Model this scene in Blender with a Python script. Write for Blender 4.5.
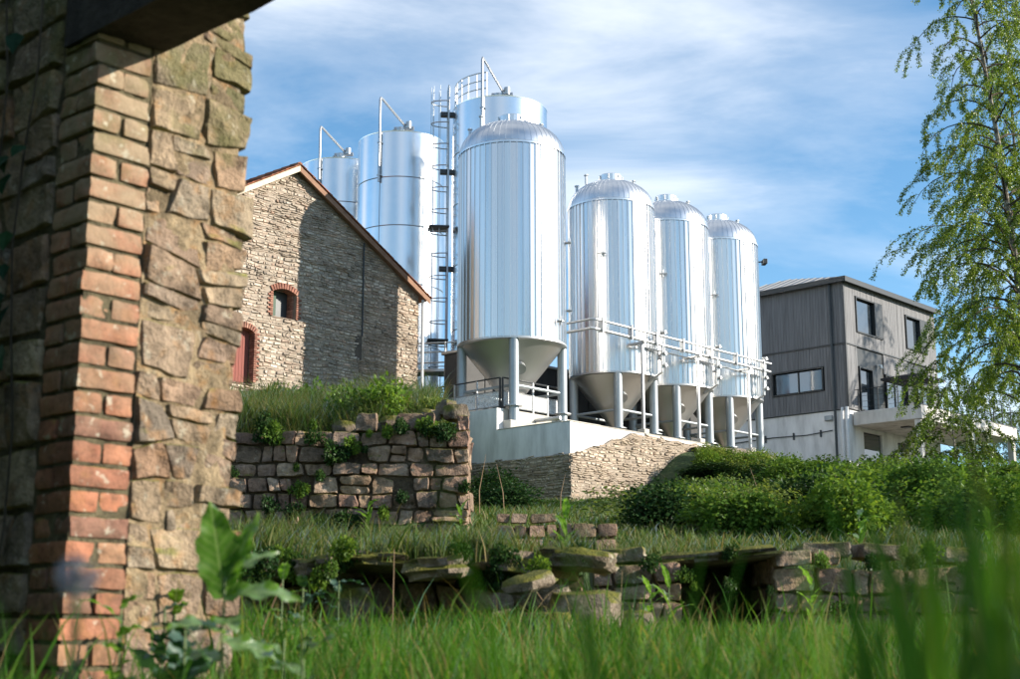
import bpy, math, random
import numpy as np
from mathutils import Vector, Matrix, noise

for _o in list(bpy.data.objects):
    bpy.data.objects.remove(_o)
scene = bpy.context.scene
COL = scene.collection
R = math.radians

# ------------------------------------------------------------------ camera
CAM_H = 0.55
cam = bpy.data.cameras.new('camera')
cam.lens = 50.0
cam.sensor_width = 36.0
cam.clip_start = 0.05
cam.clip_end = 6000
cam.dof.use_dof = True
cam.dof.focus_distance = 38.0
cam.dof.aperture_fstop = 4.5
camo = bpy.data.objects.new('camera', cam)
COL.objects.link(camo)
camo.location = (0, 0, CAM_H)
camo.rotation_euler = (R(90 + 11.84), 0, 0)
scene.camera = camo

# ------------------------------------------------------------------ sun and sky
SUN_AZ = 97.0      # clockwise from the view direction (+Y)
SUN_EL = 22.0
sd = Vector((math.sin(R(SUN_AZ)) * math.cos(R(SUN_EL)), math.cos(R(SUN_AZ)) * math.cos(R(SUN_EL)), math.sin(R(SUN_EL))))
sun = bpy.data.lights.new('sun', 'SUN')
sun.energy = 5.0
sun.angle = R(0.55)
sun.color = (1.0, 0.90, 0.76)
suno = bpy.data.objects.new('sun', sun)
COL.objects.link(suno)
suno.location = (30, -4, 30)
suno.rotation_euler = sd.to_track_quat('Z', 'Y').to_euler()

world = bpy.data.worlds.new('World')
scene.world = world
world.use_nodes = True
wn = world.node_tree
wn.nodes.clear()


def nd(t, typ, **kw):
    n = t.nodes.new(typ)
    for k, v in kw.items():
        setattr(n, k, v)
    return n


def mth(t, op, a, b=None, c=None, clamp=False):
    n = t.nodes.new('ShaderNodeMath')
    n.operation = op
    n.use_clamp = clamp
    for i, v in enumerate((a, b, c)):
        if v is None:
            continue
        if isinstance(v, (int, float)):
            n.inputs[i].default_value = v
        else:
            t.links.new(v, n.inputs[i])
    return n.outputs[0]


def vmth(t, op, a, b):
    n = t.nodes.new('ShaderNodeVectorMath')
    n.operation = op
    for i, v in enumerate((a, b)):
        if isinstance(v, (tuple, list)):
            n.inputs[i].default_value = v
        else:
            t.links.new(v, n.inputs[i])
    return n.outputs[0]


def ramp(t, fac, stops):
    n = t.nodes.new('ShaderNodeValToRGB')
    cr = n.color_ramp
    while len(cr.elements) > 1:
        cr.elements.remove(cr.elements[-1])
    for i, (p, c) in enumerate(stops):
        e = cr.elements[0] if i == 0 else cr.elements.new(p)
        e.position = p
        if isinstance(c, (int, float)):
            c = (c, c, c)
        e.color = (c[0], c[1], c[2], 1)
    t.links.new(fac, n.inputs[0])
    return n.outputs[0]


def mix(t, fac, a, b, mode='MIX'):
    n = t.nodes.new('ShaderNodeMix')
    n.data_type = 'RGBA'
    n.blend_type = mode
    n.clamp_factor = True
    for sock, v in ((n.inputs[0], fac), (n.inputs[6], a), (n.inputs[7], b)):
        if isinstance(v, (int, float)):
            sock.default_value = v
        elif isinstance(v, (tuple, list)):
            sock.default_value = (v[0], v[1], v[2], 1)
        else:
            t.links.new(v, sock)
    return n.outputs[2]


def tnoise(t, vec, scale, detail=4, rough=0.55, dist=0.0):
    n = t.nodes.new('ShaderNodeTexNoise')
    n.inputs['Scale'].default_value = scale
    n.inputs['Detail'].default_value = detail
    n.inputs['Roughness'].default_value = rough
    n.inputs['Distortion'].default_value = dist
    if vec is not None:
        t.links.new(vec, n.inputs['Vector'])
    return n.outputs[0]


sky = nd(wn, 'ShaderNodeTexSky', sky_type='NISHITA')
sky.sun_disc = False
sky.sun_elevation = R(SUN_EL)
sky.sun_rotation = R(SUN_AZ)
sky.altitude = 200
sky.air_density = 0.85
sky.dust_density = 0.1
sky.ozone_density = 2.2
tc = nd(wn, 'ShaderNodeTexCoord')
sep = nd(wn, 'ShaderNodeSeparateXYZ')
wn.links.new(tc.outputs['Generated'], sep.inputs[0])
zz = mth(wn, 'MAXIMUM', mth(wn, 'ADD', sep.outputs[2], 0.28), 0.06)
px = mth(wn, 'DIVIDE', sep.outputs[0], zz)
py = mth(wn, 'DIVIDE', sep.outputs[1], zz)
cmb = nd(wn, 'ShaderNodeCombineXYZ')
wn.links.new(px, cmb.inputs[0])
wn.links.new(py, cmb.inputs[1])
mp = nd(wn, 'ShaderNodeMapping')
mp.inputs['Rotation'].default_value = (0, 0, R(35))
mp.inputs['Scale'].default_value = (0.9, 1.7, 1)
mp.inputs['Location'].default_value = (15.25, 1.85, 0)
wn.links.new(cmb.outputs[0], mp.inputs[0])
big = tnoise(wn, mp.outputs[0], 0.95, 3, 0.5, 0.4)
wisp = tnoise(wn, mp.outputs[0], 2.4, 6, 0.60, 0.45)
cl = mth(wn, 'ADD', mth(wn, 'MULTIPLY', big, 0.78), mth(wn, 'MULTIPLY', wisp, 0.28))
mask = ramp(wn, cl, [(0.495, 0.0), (0.56, 0.22), (0.63, 0.62), (0.73, 0.95)])
hs = nd(wn, 'ShaderNodeHueSaturation')
hs.inputs['Hue'].default_value = 0.490
hs.inputs['Saturation'].default_value = 1.13
hs.inputs['Value'].default_value = 1.22
wn.links.new(sky.outputs[0], hs.inputs['Color'])
skyc = mix(wn, mask, hs.outputs[0], (7.0, 7.2, 7.5))
bg = nd(wn, 'ShaderNodeBackground')
bg.inputs[1].default_value = 0.10
wn.links.new(skyc, bg.inputs[0])
wo = nd(wn, 'ShaderNodeOutputWorld')
wn.links.new(bg.outputs[0], wo.inputs[0])

scene.view_settings.view_transform = 'Standard'
scene.view_settings.look = 'None'
scene.view_settings.exposure = 0.92
scene.view_settings.gamma = 1.0
scene.render.engine = 'CYCLES'
scene.render.resolution_x = 1024
scene.render.resolution_y = 682
scene.cycles.max_bounces = 6
scene.cycles.transparent_max_bounces = 8

# ------------------------------------------------------------------ helpers
PI = math.pi
GRID = R(47.5)           # local x of the buildings runs back to the right, local y back to the left
UX, UY = math.cos(GRID), math.sin(GRID)
rng = random.Random(7)


class MB:
    """collects faces for one mesh object"""

    def __init__(self):
        self.v = []
        self.f = []
        self.r = []      # one random value per face

    def quad(self, *idx, r=None):
        self.f.append(idx)
        self.r.append(rng.random() if r is None else r)

    def box(self, x0, x1, y0, y1, z0, z1, r=None, M=None):
        b = len(self.v)
        pts = [(x, y, z) for z in (z0, z1) for y in (y0, y1) for x in (x0, x1)]
        if M is not None:
            pts = [tuple(M @ Vector(p)) for p in pts]
        self.v += pts
        rr = rng.random() if r is None else r
        for q in ((0, 2, 3, 1), (4, 5, 7, 6), (0, 1, 5, 4), (2, 6, 7, 3), (0, 4, 6, 2), (1, 3, 7, 5)):
            self.quad(*[b + i for i in q], r=rr)
        return self

    def bbox(self, x0, x1, y0, y1, z0, z1, bv=0.01, r=None, M=None, jit=0.0):
        """box with chamfered edges"""
        b = len(self.v)
        rr = rng.random() if r is None else r
        cx, cy, cz = (x0 + x1) / 2, (y0 + y1) / 2, (z0 + z1) / 2
        hx, hy, hz = (x1 - x0) / 2, (y1 - y0) / 2, (z1 - z0) / 2
        bv = min(bv, hx * .9, hy * .9, hz * .9)
        idx = {}
        for sx in (-1, 1):
            for sy in (-1, 1):
                for sz in (-1, 1):
                    j = [rng.uniform(-jit, jit) for _ in range(3)]
                    for a in range(3):
                        p = [sx * (hx - bv), sy * (hy - bv), sz * (hz - bv)]
                        p[a] = (sx, sy, sz)[a] * (hx, hy, hz)[a]
                        q = Vector((cx + p[0] + j[0], cy + p[1] + j[1], cz + p[2] + j[2]))
                        if M is not None:
                            q = M @ q
                        idx[(sx, sy, sz, a)] = len(self.v)
                        self.v.append(tuple(q))
        for a in range(3):
            o = [i for i in range(3) if i != a]
            for s in (-1, 1):
                ring = []
                for s1, s2 in ((-1, -1), (1, -1), (1, 1), (-1, 1)):
                    k = [0, 0, 0]
                    k[a] = s
                    k[o[0]] = s1
                    k[o[1]] = s2
                    ring.append(idx[(k[0], k[1], k[2], a)])
                self.quad(*ring, r=rr)
            # edges along axis a
            for s1 in (-1, 1):
                for s2 in (-1, 1):
                    def key(sa, ax):
                        k = [0, 0, 0]
                        k[a] = sa
                        k[o[0]] = s1
                        k[o[1]] = s2
                        return idx[(k[0], k[1], k[2], ax)]
                    self.quad(key(-1, o[0]), key(1, o[0]), key(1, o[1]), key(-1, o[1]), r=rr)
        for sx in (-1, 1):
            for sy in (-1, 1):
                for sz in (-1, 1):
                    self.quad(*[idx[(sx, sy, sz, a)] for a in range(3)], r=rr)
        return self

    def tube(self, pts, rad, n=8, cap=True, r=None):
        """tube along a polyline; rad is a number or a list"""
        P = [Vector(p) for p in pts]
        m = len(P)
        rad = [rad] * m if isinstance(rad, (int, float)) else rad
        rr = rng.random() if r is None else r
        b = len(self.v)
        t0 = (P[1] - P[0]).normalized()
        a = t0.orthogonal().normalized()
        for i in range(m):
            t = (P[min(i + 1, m - 1)] - P[max(i - 1, 0)])
            if t.length < 1e-9:
                t = t0
            t.normalize()
            a = (a - t * a.dot(t))
            if a.length < 1e-6:
                a = t.orthogonal()
            a.normalize()
            c = t.cross(a)
            for k in range(n):
                th = 2 * PI * k / n
                self.v.append(tuple(P[i] + (a * math.cos(th) + c * math.sin(th)) * rad[i]))
        for i in range(m - 1):
            for k in range(n):
                k2 = (k + 1) % n
                self.quad(b + i * n + k, b + i * n + k2, b + (i + 1) * n + k2, b + (i + 1) * n + k, r=rr)
        if cap:
            self.quad(*[b + k for k in range(n)][::-1], r=rr)
            self.quad(*[b + (m - 1) * n + k for k in range(n)], r=rr)
        return self

    def lathe(self, prof, n=48, cx=0, cy=0, r=None):
        b = len(self.v)
        rr = rng.random() if r is None else r
        for (rad, z) in prof:
            for k in range(n):
                th = 2 * PI * (k + .5) / n
                self.v.append((cx + rad * math.cos(th), cy + rad * math.sin(th), z))
        for i in range(len(prof) - 1):
            for k in range(n):
                k2 = (k + 1) % n
                self.quad(b + i * n + k, b + i * n + k2, b + (i + 1) * n + k2, b + (i + 1) * n + k, r=rr)
        return self

    def prism(self, poly, y0, y1, r=None):
        """polygon in x-z extruded along y"""
        b = len(self.v)
        n = len(poly)
        rr = rng.random() if r is None else r
        self.v += [(x, y0, z) for x, z in poly] + [(x, y1, z) for x, z in poly]
        self.quad(*[b + i for i in range(n)], r=rr)
        self.quad(*[b + n + i for i in range(n)][::-1], r=rr)
        for i in range(n):
            j = (i + 1) % n
            self.quad(b + i, b + n + i, b + n + j, b + j, r=rr)
        return self

    def mesh(self, name, smooth=False):
        me = bpy.data.meshes.new(name)
        me.from_pydata(self.v, [], self.f)
        at = me.attributes.new('rnd', 'FLOAT', 'FACE')
        at.data.foreach_set('value', np.array(self.r, dtype=np.float32))
        if smooth:
            me.shade_smooth()
            me.set_sharp_from_angle(angle=R(32))
        me.validate()
        return me

    def build(self, name, mat, parent=None, smooth=False):
        return link(name, self.mesh(name, smooth), mat, parent)


def link(name, me, mat, parent=None):
    if mat is not None and not me.materials:
        me.materials.append(mat)
    o = bpy.data.objects.new(name, me)
    COL.objects.link(o)
    o.parent = parent
    return o


def arr_mesh(name, V, tot, idx, rnd=None, mat=None, parent=None, smooth=False):
    """mesh straight from numpy arrays: vertices, loop totals, loop indices"""
    me = bpy.data.meshes.new(name or 'foliage')
    V = np.asarray(V, dtype=np.float32)
    me.vertices.add(len(V))
    me.vertices.foreach_set('co', V.ravel())
    tot = np.asarray(tot, dtype=np.int32)
    idx = np.asarray(idx, dtype=np.int32)
    me.loops.add(len(idx))
    me.loops.foreach_set('vertex_index', idx)
    me.polygons.add(len(tot))
    st = np.concatenate(([0], np.cumsum(tot)[:-1])).astype(np.int32)
    me.polygons.foreach_set('loop_start', st)
    me.polygons.foreach_set('loop_total', tot)
    if rnd is not None:
        a = me.attributes.new('rnd', 'FLOAT', 'FACE')
        a.data.foreach_set('value', np.asarray(rnd, dtype=np.float32))
    me.update(calc_edges=True)
    if smooth:
        me.shade_smooth()
    if mat:
        me.materials.append(mat)
    if name is None:
        return me
    return link(name, me, None, parent)


def tag(o, label=None, cat=None, group=None, kind=None):
    if label:
        o['label'] = label
    if cat:
        o['category'] = cat
    if group:
        o['group'] = group
    if kind:
        o['kind'] = kind
    return o


def thing(name, label, cat, loc=(0, 0, 0), rz=0.0, group=None):
    o = bpy.data.objects.new(name, None)
    o.empty_display_size = 0.2
    COL.objects.link(o)
    o.location = loc
    o.rotation_euler = (0, 0, rz)
    return tag(o, label, cat, group)


def copy_tree(o, parent=None):
    c = o.copy()
    COL.objects.link(c)
    c.parent = parent
    for ch in list(o.children):
        copy_tree(ch, c)
    return c


# ------------------------------------------------------------------ materials
def new_mat(name):
    m = bpy.data.materials.new(name)
    m.use_nodes = True
    t = m.node_tree
    t.nodes.clear()
    out = nd(t, 'ShaderNodeOutputMaterial')
    bs = nd(t, 'ShaderNodeBsdfPrincipled')
    t.links.new(bs.outputs[0], out.inputs[0])
    return m, t, bs, out


def setc(t, sock, v):
    if isinstance(v, (tuple, list)):
        sock.default_value = (v[0], v[1], v[2], 1)
    elif isinstance(v, (int, float)):
        sock.default_value = v
    else:
        t.links.new(v, sock)


def bump(t, bs, h, strength=0.5, dist=0.02):
    b = nd(t, 'ShaderNodeBump')
    b.inputs['Strength'].default_value = strength
    b.inputs['Distance'].default_value = dist
    t.links.new(h, b.inputs['Height'])
    t.links.new(b.outputs[0], bs.inputs['Normal'])


def rnd_of(t, how):
    if how == 'attr':
        a = nd(t, 'ShaderNodeAttribute', attribute_name='rnd')
        return a.outputs['Fac']
    return nd(t, 'ShaderNodeObjectInfo').outputs['Random']


def mat_stone(name, cols, scale=6.0, bstr=0.6, bdist=0.02, moss=0.0, how='object', lichen=0.0,
              mosscol=(0.10, 0.12, 0.02), rough=0.9, dirt=0.45, orange=0.0, pale=None, stain=None):
    m, t, bs, out = new_mat(name)
    g = nd(t, 'ShaderNodeNewGeometry')
    rd = rnd_of(t, how)
    off = nd(t, 'ShaderNodeCombineXYZ')
    t.links.new(mth(t, 'MULTIPLY', rd, 37.0), off.inputs[0])
    t.links.new(mth(t, 'MULTIPLY', rd, 91.0), off.inputs[1])
    pos = vmth(t, 'ADD', g.outputs['Position'], off.outputs[0])
    n = len(cols)
    base = ramp(t, rd, [((i + .5) / n, c) for i, c in enumerate(cols)])
    n1 = tnoise(t, pos, scale, 5, 0.6)
    n2 = tnoise(t, pos, scale * 4.2, 5, 0.65)
    n3 = tnoise(t, pos, scale * 16, 3, 0.6)
    var = ramp(t, n1, [(0.3, 1 - dirt), (0.5, 1.0), (0.72, 1.3)])
    c = mix(t, 1.0, base, var, 'MULTIPLY')
    sp = ramp(t, n2, [(0.32, 0.5), (0.5, 1.0), (0.7, 1.25)])
    c = mix(t, 0.8, c, sp, 'MULTIPLY')
    wide = ramp(t, tnoise(t, g.outputs['Position'], scale * .42, 5, 0.62), [(0.34, 0.48), (0.50, 0.95), (0.66, 1.22)])
    c = mix(t, 0.85, c, wide, 'MULTIPLY')
    if orange:
        oc = ramp(t, tnoise(t, pos, scale * 1.7, 3, 0.5), [(0.55, 0.0), (0.68, orange)])
        c = mix(t, oc, c, (0.36, 0.17, 0.05))
    if pale:
        sp_ = nd(t, 'ShaderNodeSeparateXYZ')
        t.links.new(g.outputs['Position'], sp_.inputs[0])
        hz_ = mth(t, 'DIVIDE', mth(t, 'SUBTRACT', sp_.outputs[2], pale[0]), pale[1] - pale[0], clamp=True)
        pm = mth(t, 'MULTIPLY', mth(t, 'ADD', mth(t, 'MULTIPLY', hz_, .75), .18), ramp(t, tnoise(t, pos, scale * .8, 4, .6), [(.30, .25), (.55, 1.0)]))
        c = mix(t, pm, c, mix(t, n2, (0.22, 0.165, 0.105), (0.33, 0.265, 0.18)))
    if stain:
        ss = nd(t, 'ShaderNodeSeparateXYZ')
        t.links.new(g.outputs['Position'], ss.inputs[0])
        sz = mth(t, 'MULTIPLY_ADD', mth(t, 'SUBTRACT', ss.outputs[2], stain), 0.30, 0.0)
        sn = mth(t, 'ADD', tnoise(t, g.outputs['Position'], 4.0, 5, .6), mth(t, 'MINIMUM', sz, .16))
        c = mix(t, ramp(t, sn, [(.56, 0.0), (.70, .60)]), c, mix(t, n2, (0.05, 0.06, 0.012), (0.13, 0.14, 0.04)))
    if lichen:
        lc = ramp(t, tnoise(t, g.outputs['Position'], scale * 2.6, 4, 0.6), [(0.6, 0.0), (0.68, lichen)])
        c = mix(t, lc, c, (0.50, 0.48, 0.38))
    if moss:
        sx = nd(t, 'ShaderNodeSeparateXYZ')
        t.links.new(g.outputs['Normal'], sx.inputs[0])
        up = mth(t, 'MULTIPLY_ADD', sx.outputs[2], 0.55, -0.12)
        mm = mth(t, 'ADD', up, mth(t, 'MULTIPLY', tnoise(t, g.outputs['Position'], scale * .55, 4, 0.6), 1.0))
        mk = ramp(t, mm, [(0.72 - .25 * moss, 0.0), (0.86 - .2 * moss, min(1.0, .6 + moss * .4))])
        mc = mix(t, ramp(t, n2, [(0.35, 0.0), (0.65, 1.0)]), mosscol, (mosscol[0] * 2.1, mosscol[1] * 1.7, mosscol[2] * 1.4))
        c = mix(t, mk, c, mc)
    setc(t, bs.inputs['Base Color'], c)
    bs.inputs['Roughness'].default_value = rough
    bs.inputs['Specular IOR Level'].default_value = 0.25
    h = mth(t, 'ADD', mth(t, 'MULTIPLY', n1, 0.9), mth(t, 'ADD', mth(t, 'MULTIPLY', n2, 0.5), mth(t, 'MULTIPLY', n3, 0.2)))
    bump(t, bs, h, bstr, bdist)
    return m


def mat_plain(name, col, rough=0.6, metal=0.0, var=0.15, scale=3.0, bstr=0.1, how='object', spec=0.4, stretch=None):
    m, t, bs, out = new_mat(name)
    tcn = nd(t, 'ShaderNodeTexCoord')
    vec = tcn.outputs['Object']
    if stretch:
        mpn = nd(t, 'ShaderNodeMapping')
        mpn.inputs['Scale'].default_value = stretch
        t.links.new(vec, mpn.inputs[0])
        vec = mpn.outputs[0]
    n1 = tnoise(t, vec, scale, 5, 0.6)
    v = ramp(t, n1, [(0.3, 1 - var), (0.5, 1.0), (0.7, 1 + var * .6)])
    setc(t, bs.inputs['Base Color'], mix(t, 1.0, col, v, 'MULTIPLY'))
    bs.inputs['Roughness'].default_value = rough
    bs.inputs['Metallic'].default_value = metal
    bs.inputs['Specular IOR Level'].default_value = spec
    if bstr:
        bump(t, bs, n1, bstr, 0.01)
    return m


def mat_leaf(name, cols, trans=0.45, rough=0.45, gloss=0.12, how='attr'):
    m, t, bs, out = new_mat(name)
    t.nodes.remove(bs)
    rd = rnd_of(t, how)
    n = len(cols)
    c = ramp(t, rd, [((i + .5) / n, k) for i, k in enumerate(cols)])
    if how == 'attr':
        ob = nd(t, 'ShaderNodeObjectInfo').outputs['Random']
        c = mix(t, 1.0, c, ramp(t, ob, [(0.0, (.72, .68, .62)), (.35, (1.0, 1.0, 1.0)), (.7, (1.25, 1.12, .9)), (1.0, (1.45, 1.28, 1.0))]), 'MULTIPLY')
    df = nd(t, 'ShaderNodeBsdfDiffuse')
    tr = nd(t, 'ShaderNodeBsdfTranslucent')
    gl = nd(t, 'ShaderNodeBsdfGlossy')
    gl.inputs['Roughness'].default_value = rough
    gl.inputs[0].default_value = (0.8, 0.85, 0.8, 1)
    setc(t, df.inputs[0], c)
    setc(t, tr.inputs[0], mix(t, 1.0, c, (1.25, 1.2, 0.55), 'MULTIPLY'))
    m1 = nd(t, 'ShaderNodeMixShader')
    m1.inputs[0].default_value = trans
    t.links.new(df.outputs[0], m1.inputs[1])
    t.links.new(tr.outputs[0], m1.inputs[2])
    fr = nd(t, 'ShaderNodeFresnel')
    fr.inputs[0].default_value = 1.4
    m2 = nd(t, 'ShaderNodeMixShader')
    t.links.new(mth(t, 'MULTIPLY', fr.outputs[0], gloss * 4, clamp=True), m2.inputs[0])
    t.links.new(m1.outputs[0], m2.inputs[1])
    t.links.new(gl.outputs[0], m2.inputs[2])
    t.links.new(m2.outputs[0], out.inputs[0])
    return m


def mat_metal(name, col=(0.86, 0.87, 0.88), rough=0.25, rvar=0.08, streak=True, wave=0.0, tint=0.04):
    """brushed or rolled sheet metal; panels differ a little by object"""
    m, t, bs, out = new_mat(name)
    tcn = nd(t, 'ShaderNodeTexCoord')
    oi = nd(t, 'ShaderNodeObjectInfo')
    off = nd(t, 'ShaderNodeCombineXYZ')
    t.links.new(mth(t, 'MULTIPLY', oi.outputs['Random'], 50.0), off.inputs[0])
    vec = vmth(t, 'ADD', tcn.outputs['Object'], off.outputs[0])
    mpn = nd(t, 'ShaderNodeMapping')
    mpn.inputs['Scale'].default_value = (14, 14, 0.25) if streak else (2, 2, 2)
    t.links.new(vec, mpn.inputs[0])
    n1 = tnoise(t, mpn.outputs[0], 1.0, 4, 0.6)
    n2 = tnoise(t, vec, 0.8, 3, 0.5)
    cv = mth(t, 'MULTIPLY_ADD', oi.outputs['Random'], tint * 2, 1 - tint * 2)
    cv = mth(t, 'MULTIPLY', cv, mth(t, 'MULTIPLY_ADD', n1, 0.10, 0.95))
    cc = nd(t, 'ShaderNodeCombineColor')
    for i in range(3):
        t.links.new(mth(t, 'MULTIPLY', cv, col[i]), cc.inputs[i])
    setc(t, bs.inputs['Base Color'], cc.outputs[0])
    bs.inputs['Metallic'].default_value = 1.0
    rr = mth(t, 'ADD', mth(t, 'MULTIPLY', n1, rvar), mth(t, 'MULTIPLY_ADD', oi.outputs['Random'], rvar, rough - rvar))
    setc(t, bs.inputs['Roughness'], rr)
    if wave:
        bump(t, bs, n2, wave, 0.05)
    return m


M = {}
M['clad'] = mat_metal('ribbed_aluminium_cladding', (0.745, 0.735, 0.725), 0.28, 0.08, True, 0.10, 0.09)
M['dome'] = mat_metal('aluminium_dome_sheet', (0.70, 0.72, 0.74), 0.34, 0.08, False, 0.05)
M['steel'] = mat_metal('smooth_stainless_sheet', (0.78, 0.79, 0.80), 0.24, 0.06, False, 0.05)
M['cone'] = mat_metal('dull_stainless_cone', (0.58, 0.58, 0.58), 0.46, 0.08, False, 0.1)
M['galv'] = mat_metal('galvanised_steel', (0.46, 0.48, 0.50), 0.45, 0.1, False)
M['leg'] = mat_plain('grey_painted_steel', (0.33, 0.37, 0.40), 0.42, 0.35, 0.12, 2.0, 0.02)
M['darkmetal'] = mat_plain('dark_painted_steel', (0.05, 0.055, 0.06), 0.45, 0.3, 0.2, 4, 0.02)
M['shedpanel'] = mat_plain('dark_shed_panel', (0.035, 0.037, 0.04), 0.6, 0.2, 0.25, 2, 0.02)
M['blackseam'] = mat_plain('sheet_seam_sealant', (0.20, 0.22, 0.25), 0.6, 0.4, 0.1, 4, 0.0)
M['white_wall'] = mat_plain('white_render', (0.70, 0.705, 0.71), 0.85, 0, 0.26, 1.4, 0.2, stretch=(1.6, 1.6, .45))
M['concrete'] = mat_plain('pale_concrete', (0.50, 0.47, 0.42), 0.9, 0, 0.22, 2.2, 0.25)
M['slabconc'] = mat_plain('grey_white_concrete', (0.52, 0.51, 0.49), 0.9, 0, 0.32, 1.3, 0.2, stretch=(1.5, 1.5, .5))
M['dark_gap'] = mat_plain('mortar_in_shade', (0.10, 0.085, 0.07), 0.95, 0, 0.3, 5, 0.3)
M['barn_mortar'] = mat_plain('lime_mortar', (0.30, 0.25, 0.20), 0.95, 0, 0.3, 5, 0.4)
M['pillar_mortar'] = mat_stone('old_lime_mortar', [(0.27, 0.205, 0.125)], 9, 1.0, 0.03, 0.45, 'object', 0.3, orange=.4)
M['lintel'] = mat_stone('shade_dark_lintel', [(0.035, 0.03, 0.026)], 7, 0.6, 0.02, 0.2)  # near-black because the shade under the lintel is put into the colour
M['joint'] = mat_stone('mossy_brick_joint', [(0.10, 0.085, 0.05)], 12, 0.9, 0.02, 0.6, mosscol=(.06, .07, .015))
M['barn_stone'] = mat_stone('pale_rubble_stone', [(0.42, 0.35, 0.28), (0.52, 0.45, 0.37), (0.38, 0.265, 0.20), (0.57, 0.51, 0.44), (0.26, 0.22, 0.185), (0.48, 0.36, 0.285), (0.54, 0.47, 0.39), (0.34, 0.285, 0.235), (0.46, 0.39, 0.32)],
                            2.5, 0.5, 0.03, 0.0, 'attr', 0.3, dirt=0.35)
M['wall_stone'] = mat_stone('lit_retaining_stone', [(0.46, 0.38, 0.29), (0.54, 0.46, 0.36), (0.42, 0.31, 0.23), (0.58, 0.51, 0.42), (0.45, 0.37, 0.30), (0.35, 0.28, 0.22)],
                            2.5, 0.6, 0.04, 0.0, 'attr', 0.2, dirt=0.35)
M['barn_brick'] = mat_stone('barn_red_brick', [(0.30, 0.14, 0.10), (0.35, 0.19, 0.14), (0.25, 0.115, 0.085)], 5, 0.3, 0.01, 0, 'attr')
M['brick'] = mat_stone('old_red_brick', [(0.30, 0.115, 0.065), (0.33, 0.145, 0.085), (0.22, 0.08, 0.05), (0.31, 0.17, 0.10), (0.33, 0.125, 0.07), (0.19, 0.09, 0.065)],
                       9, 0.7, 0.012, 0.35, 'object', 0.55, dirt=0.5, orange=0.25, pale=(1.1, 2.1), stain=2.05)
M['pillar_stone'] = mat_stone('warm_sandstone', [(0.27, 0.205, 0.135), (0.22, 0.155, 0.11), (0.30, 0.235, 0.16), (0.29, 0.18, 0.115), (0.19, 0.155, 0.12), (0.32, 0.25, 0.165), (0.26, 0.185, 0.135)],
                              7, 1.0, 0.035, 0.60, 'object', 0.35, dirt=0.6, orange=0.35, stain=2.15)
M['ruin_stone'] = mat_stone('brown_ruin_stone', [(0.28, 0.18, 0.13), (0.36, 0.235, 0.165), (0.20, 0.145, 0.11), (0.31, 0.215, 0.14), (0.38, 0.28, 0.205), (0.25, 0.155, 0.115)],
                            6, 1.0, 0.04, 0.6, 'object', 0.35, mosscol=(0.085, 0.10, 0.02), dirt=0.5)
M['mossy_stone'] = mat_stone('moss_covered_stone', [(0.20, 0.16, 0.12), (0.25, 0.20, 0.15)], 5, 1.0, 0.04, 1.0, 'object', 0.5,
                             mosscol=(0.065, 0.075, 0.014), dirt=0.5)
M['soil'] = mat_stone('dark_soil', [(0.085, 0.062, 0.04), (0.095, 0.07, 0.045)], 5, 0.9, 0.04, 0.5, 'object')
M['tile'] = mat_stone('red_clay_tile', [(0.30, 0.11, 0.06), (0.24, 0.09, 0.055), (0.34, 0.15, 0.09), (0.20, 0.09, 0.06)], 4, 0.3, 0.01, 0.0, 'object')
M['wood_lit'] = mat_plain('sunlit_barge_board', (0.60, 0.52, 0.40), 0.8, 0, 0.2, 4, 0.1)  # paler copy of the brown board, sunlight on the left verge in its colour
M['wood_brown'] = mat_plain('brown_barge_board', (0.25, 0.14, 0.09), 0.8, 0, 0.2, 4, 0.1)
M['board'] = mat_plain('weathered_grey_larch', (0.165, 0.168, 0.178), 0.8, 0, 0.35, 1.0, 0.2, stretch=(7, 7, 0.5))
M['frame'] = mat_plain('anthracite_frame', (0.025, 0.028, 0.03), 0.4, 0.2, 0.1, 4, 0.0)
M['greendoor'] = mat_plain('dark_green_door', (0.02, 0.06, 0.035), 0.6, 0, 0.2, 4, 0.05)
M['reddoor'] = mat_plain('faded_red_shutter', (0.22, 0.065, 0.05), 0.75, 0, 0.25, 3, 0.05, stretch=(8, 8, 1))
M['roofmetal'] = mat_plain('standing_seam_roof', (0.20, 0.21, 0.225), 0.5, 0.4, 0.1, 2, 0)
M['canvas'] = mat_plain('dark_awning_canvas', (0.03, 0.03, 0.035), 0.9, 0, 0.1, 4, 0.05)
M['gravel'] = mat_stone('gravel_bank', [(0.24, 0.19, 0.14), (0.32, 0.27, 0.21)], 7, 1.0, 0.06, 0.0, 'object', dirt=0.5)
M['pvc'] = mat_plain('white_downpipe', (0.62, 0.64, 0.66), 0.5, 0, 0.08, 3, 0.0)
M['lampwhite'] = mat_plain('opal_lamp', (0.75, 0.75, 0.72), 0.3, 0, 0.05, 3, 0)


def mat_glass():
    m, t, bs, out = new_mat('dark_window_glass')
    bs.inputs['Base Color'].default_value = (0.035, 0.045, 0.055, 1)
    bs.inputs['Roughness'].default_value = 0.03
    bs.inputs['Specular IOR Level'].default_value = 1.0
    bs.inputs['IOR'].default_value = 1.9
    tcn = nd(t, 'ShaderNodeTexCoord')
    bump(t, bs, tnoise(t, tcn.outputs['Object'], 0.8, 2, 0.5), 0.06, 0.02)
    return m


M['glass'] = mat_glass()


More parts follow.
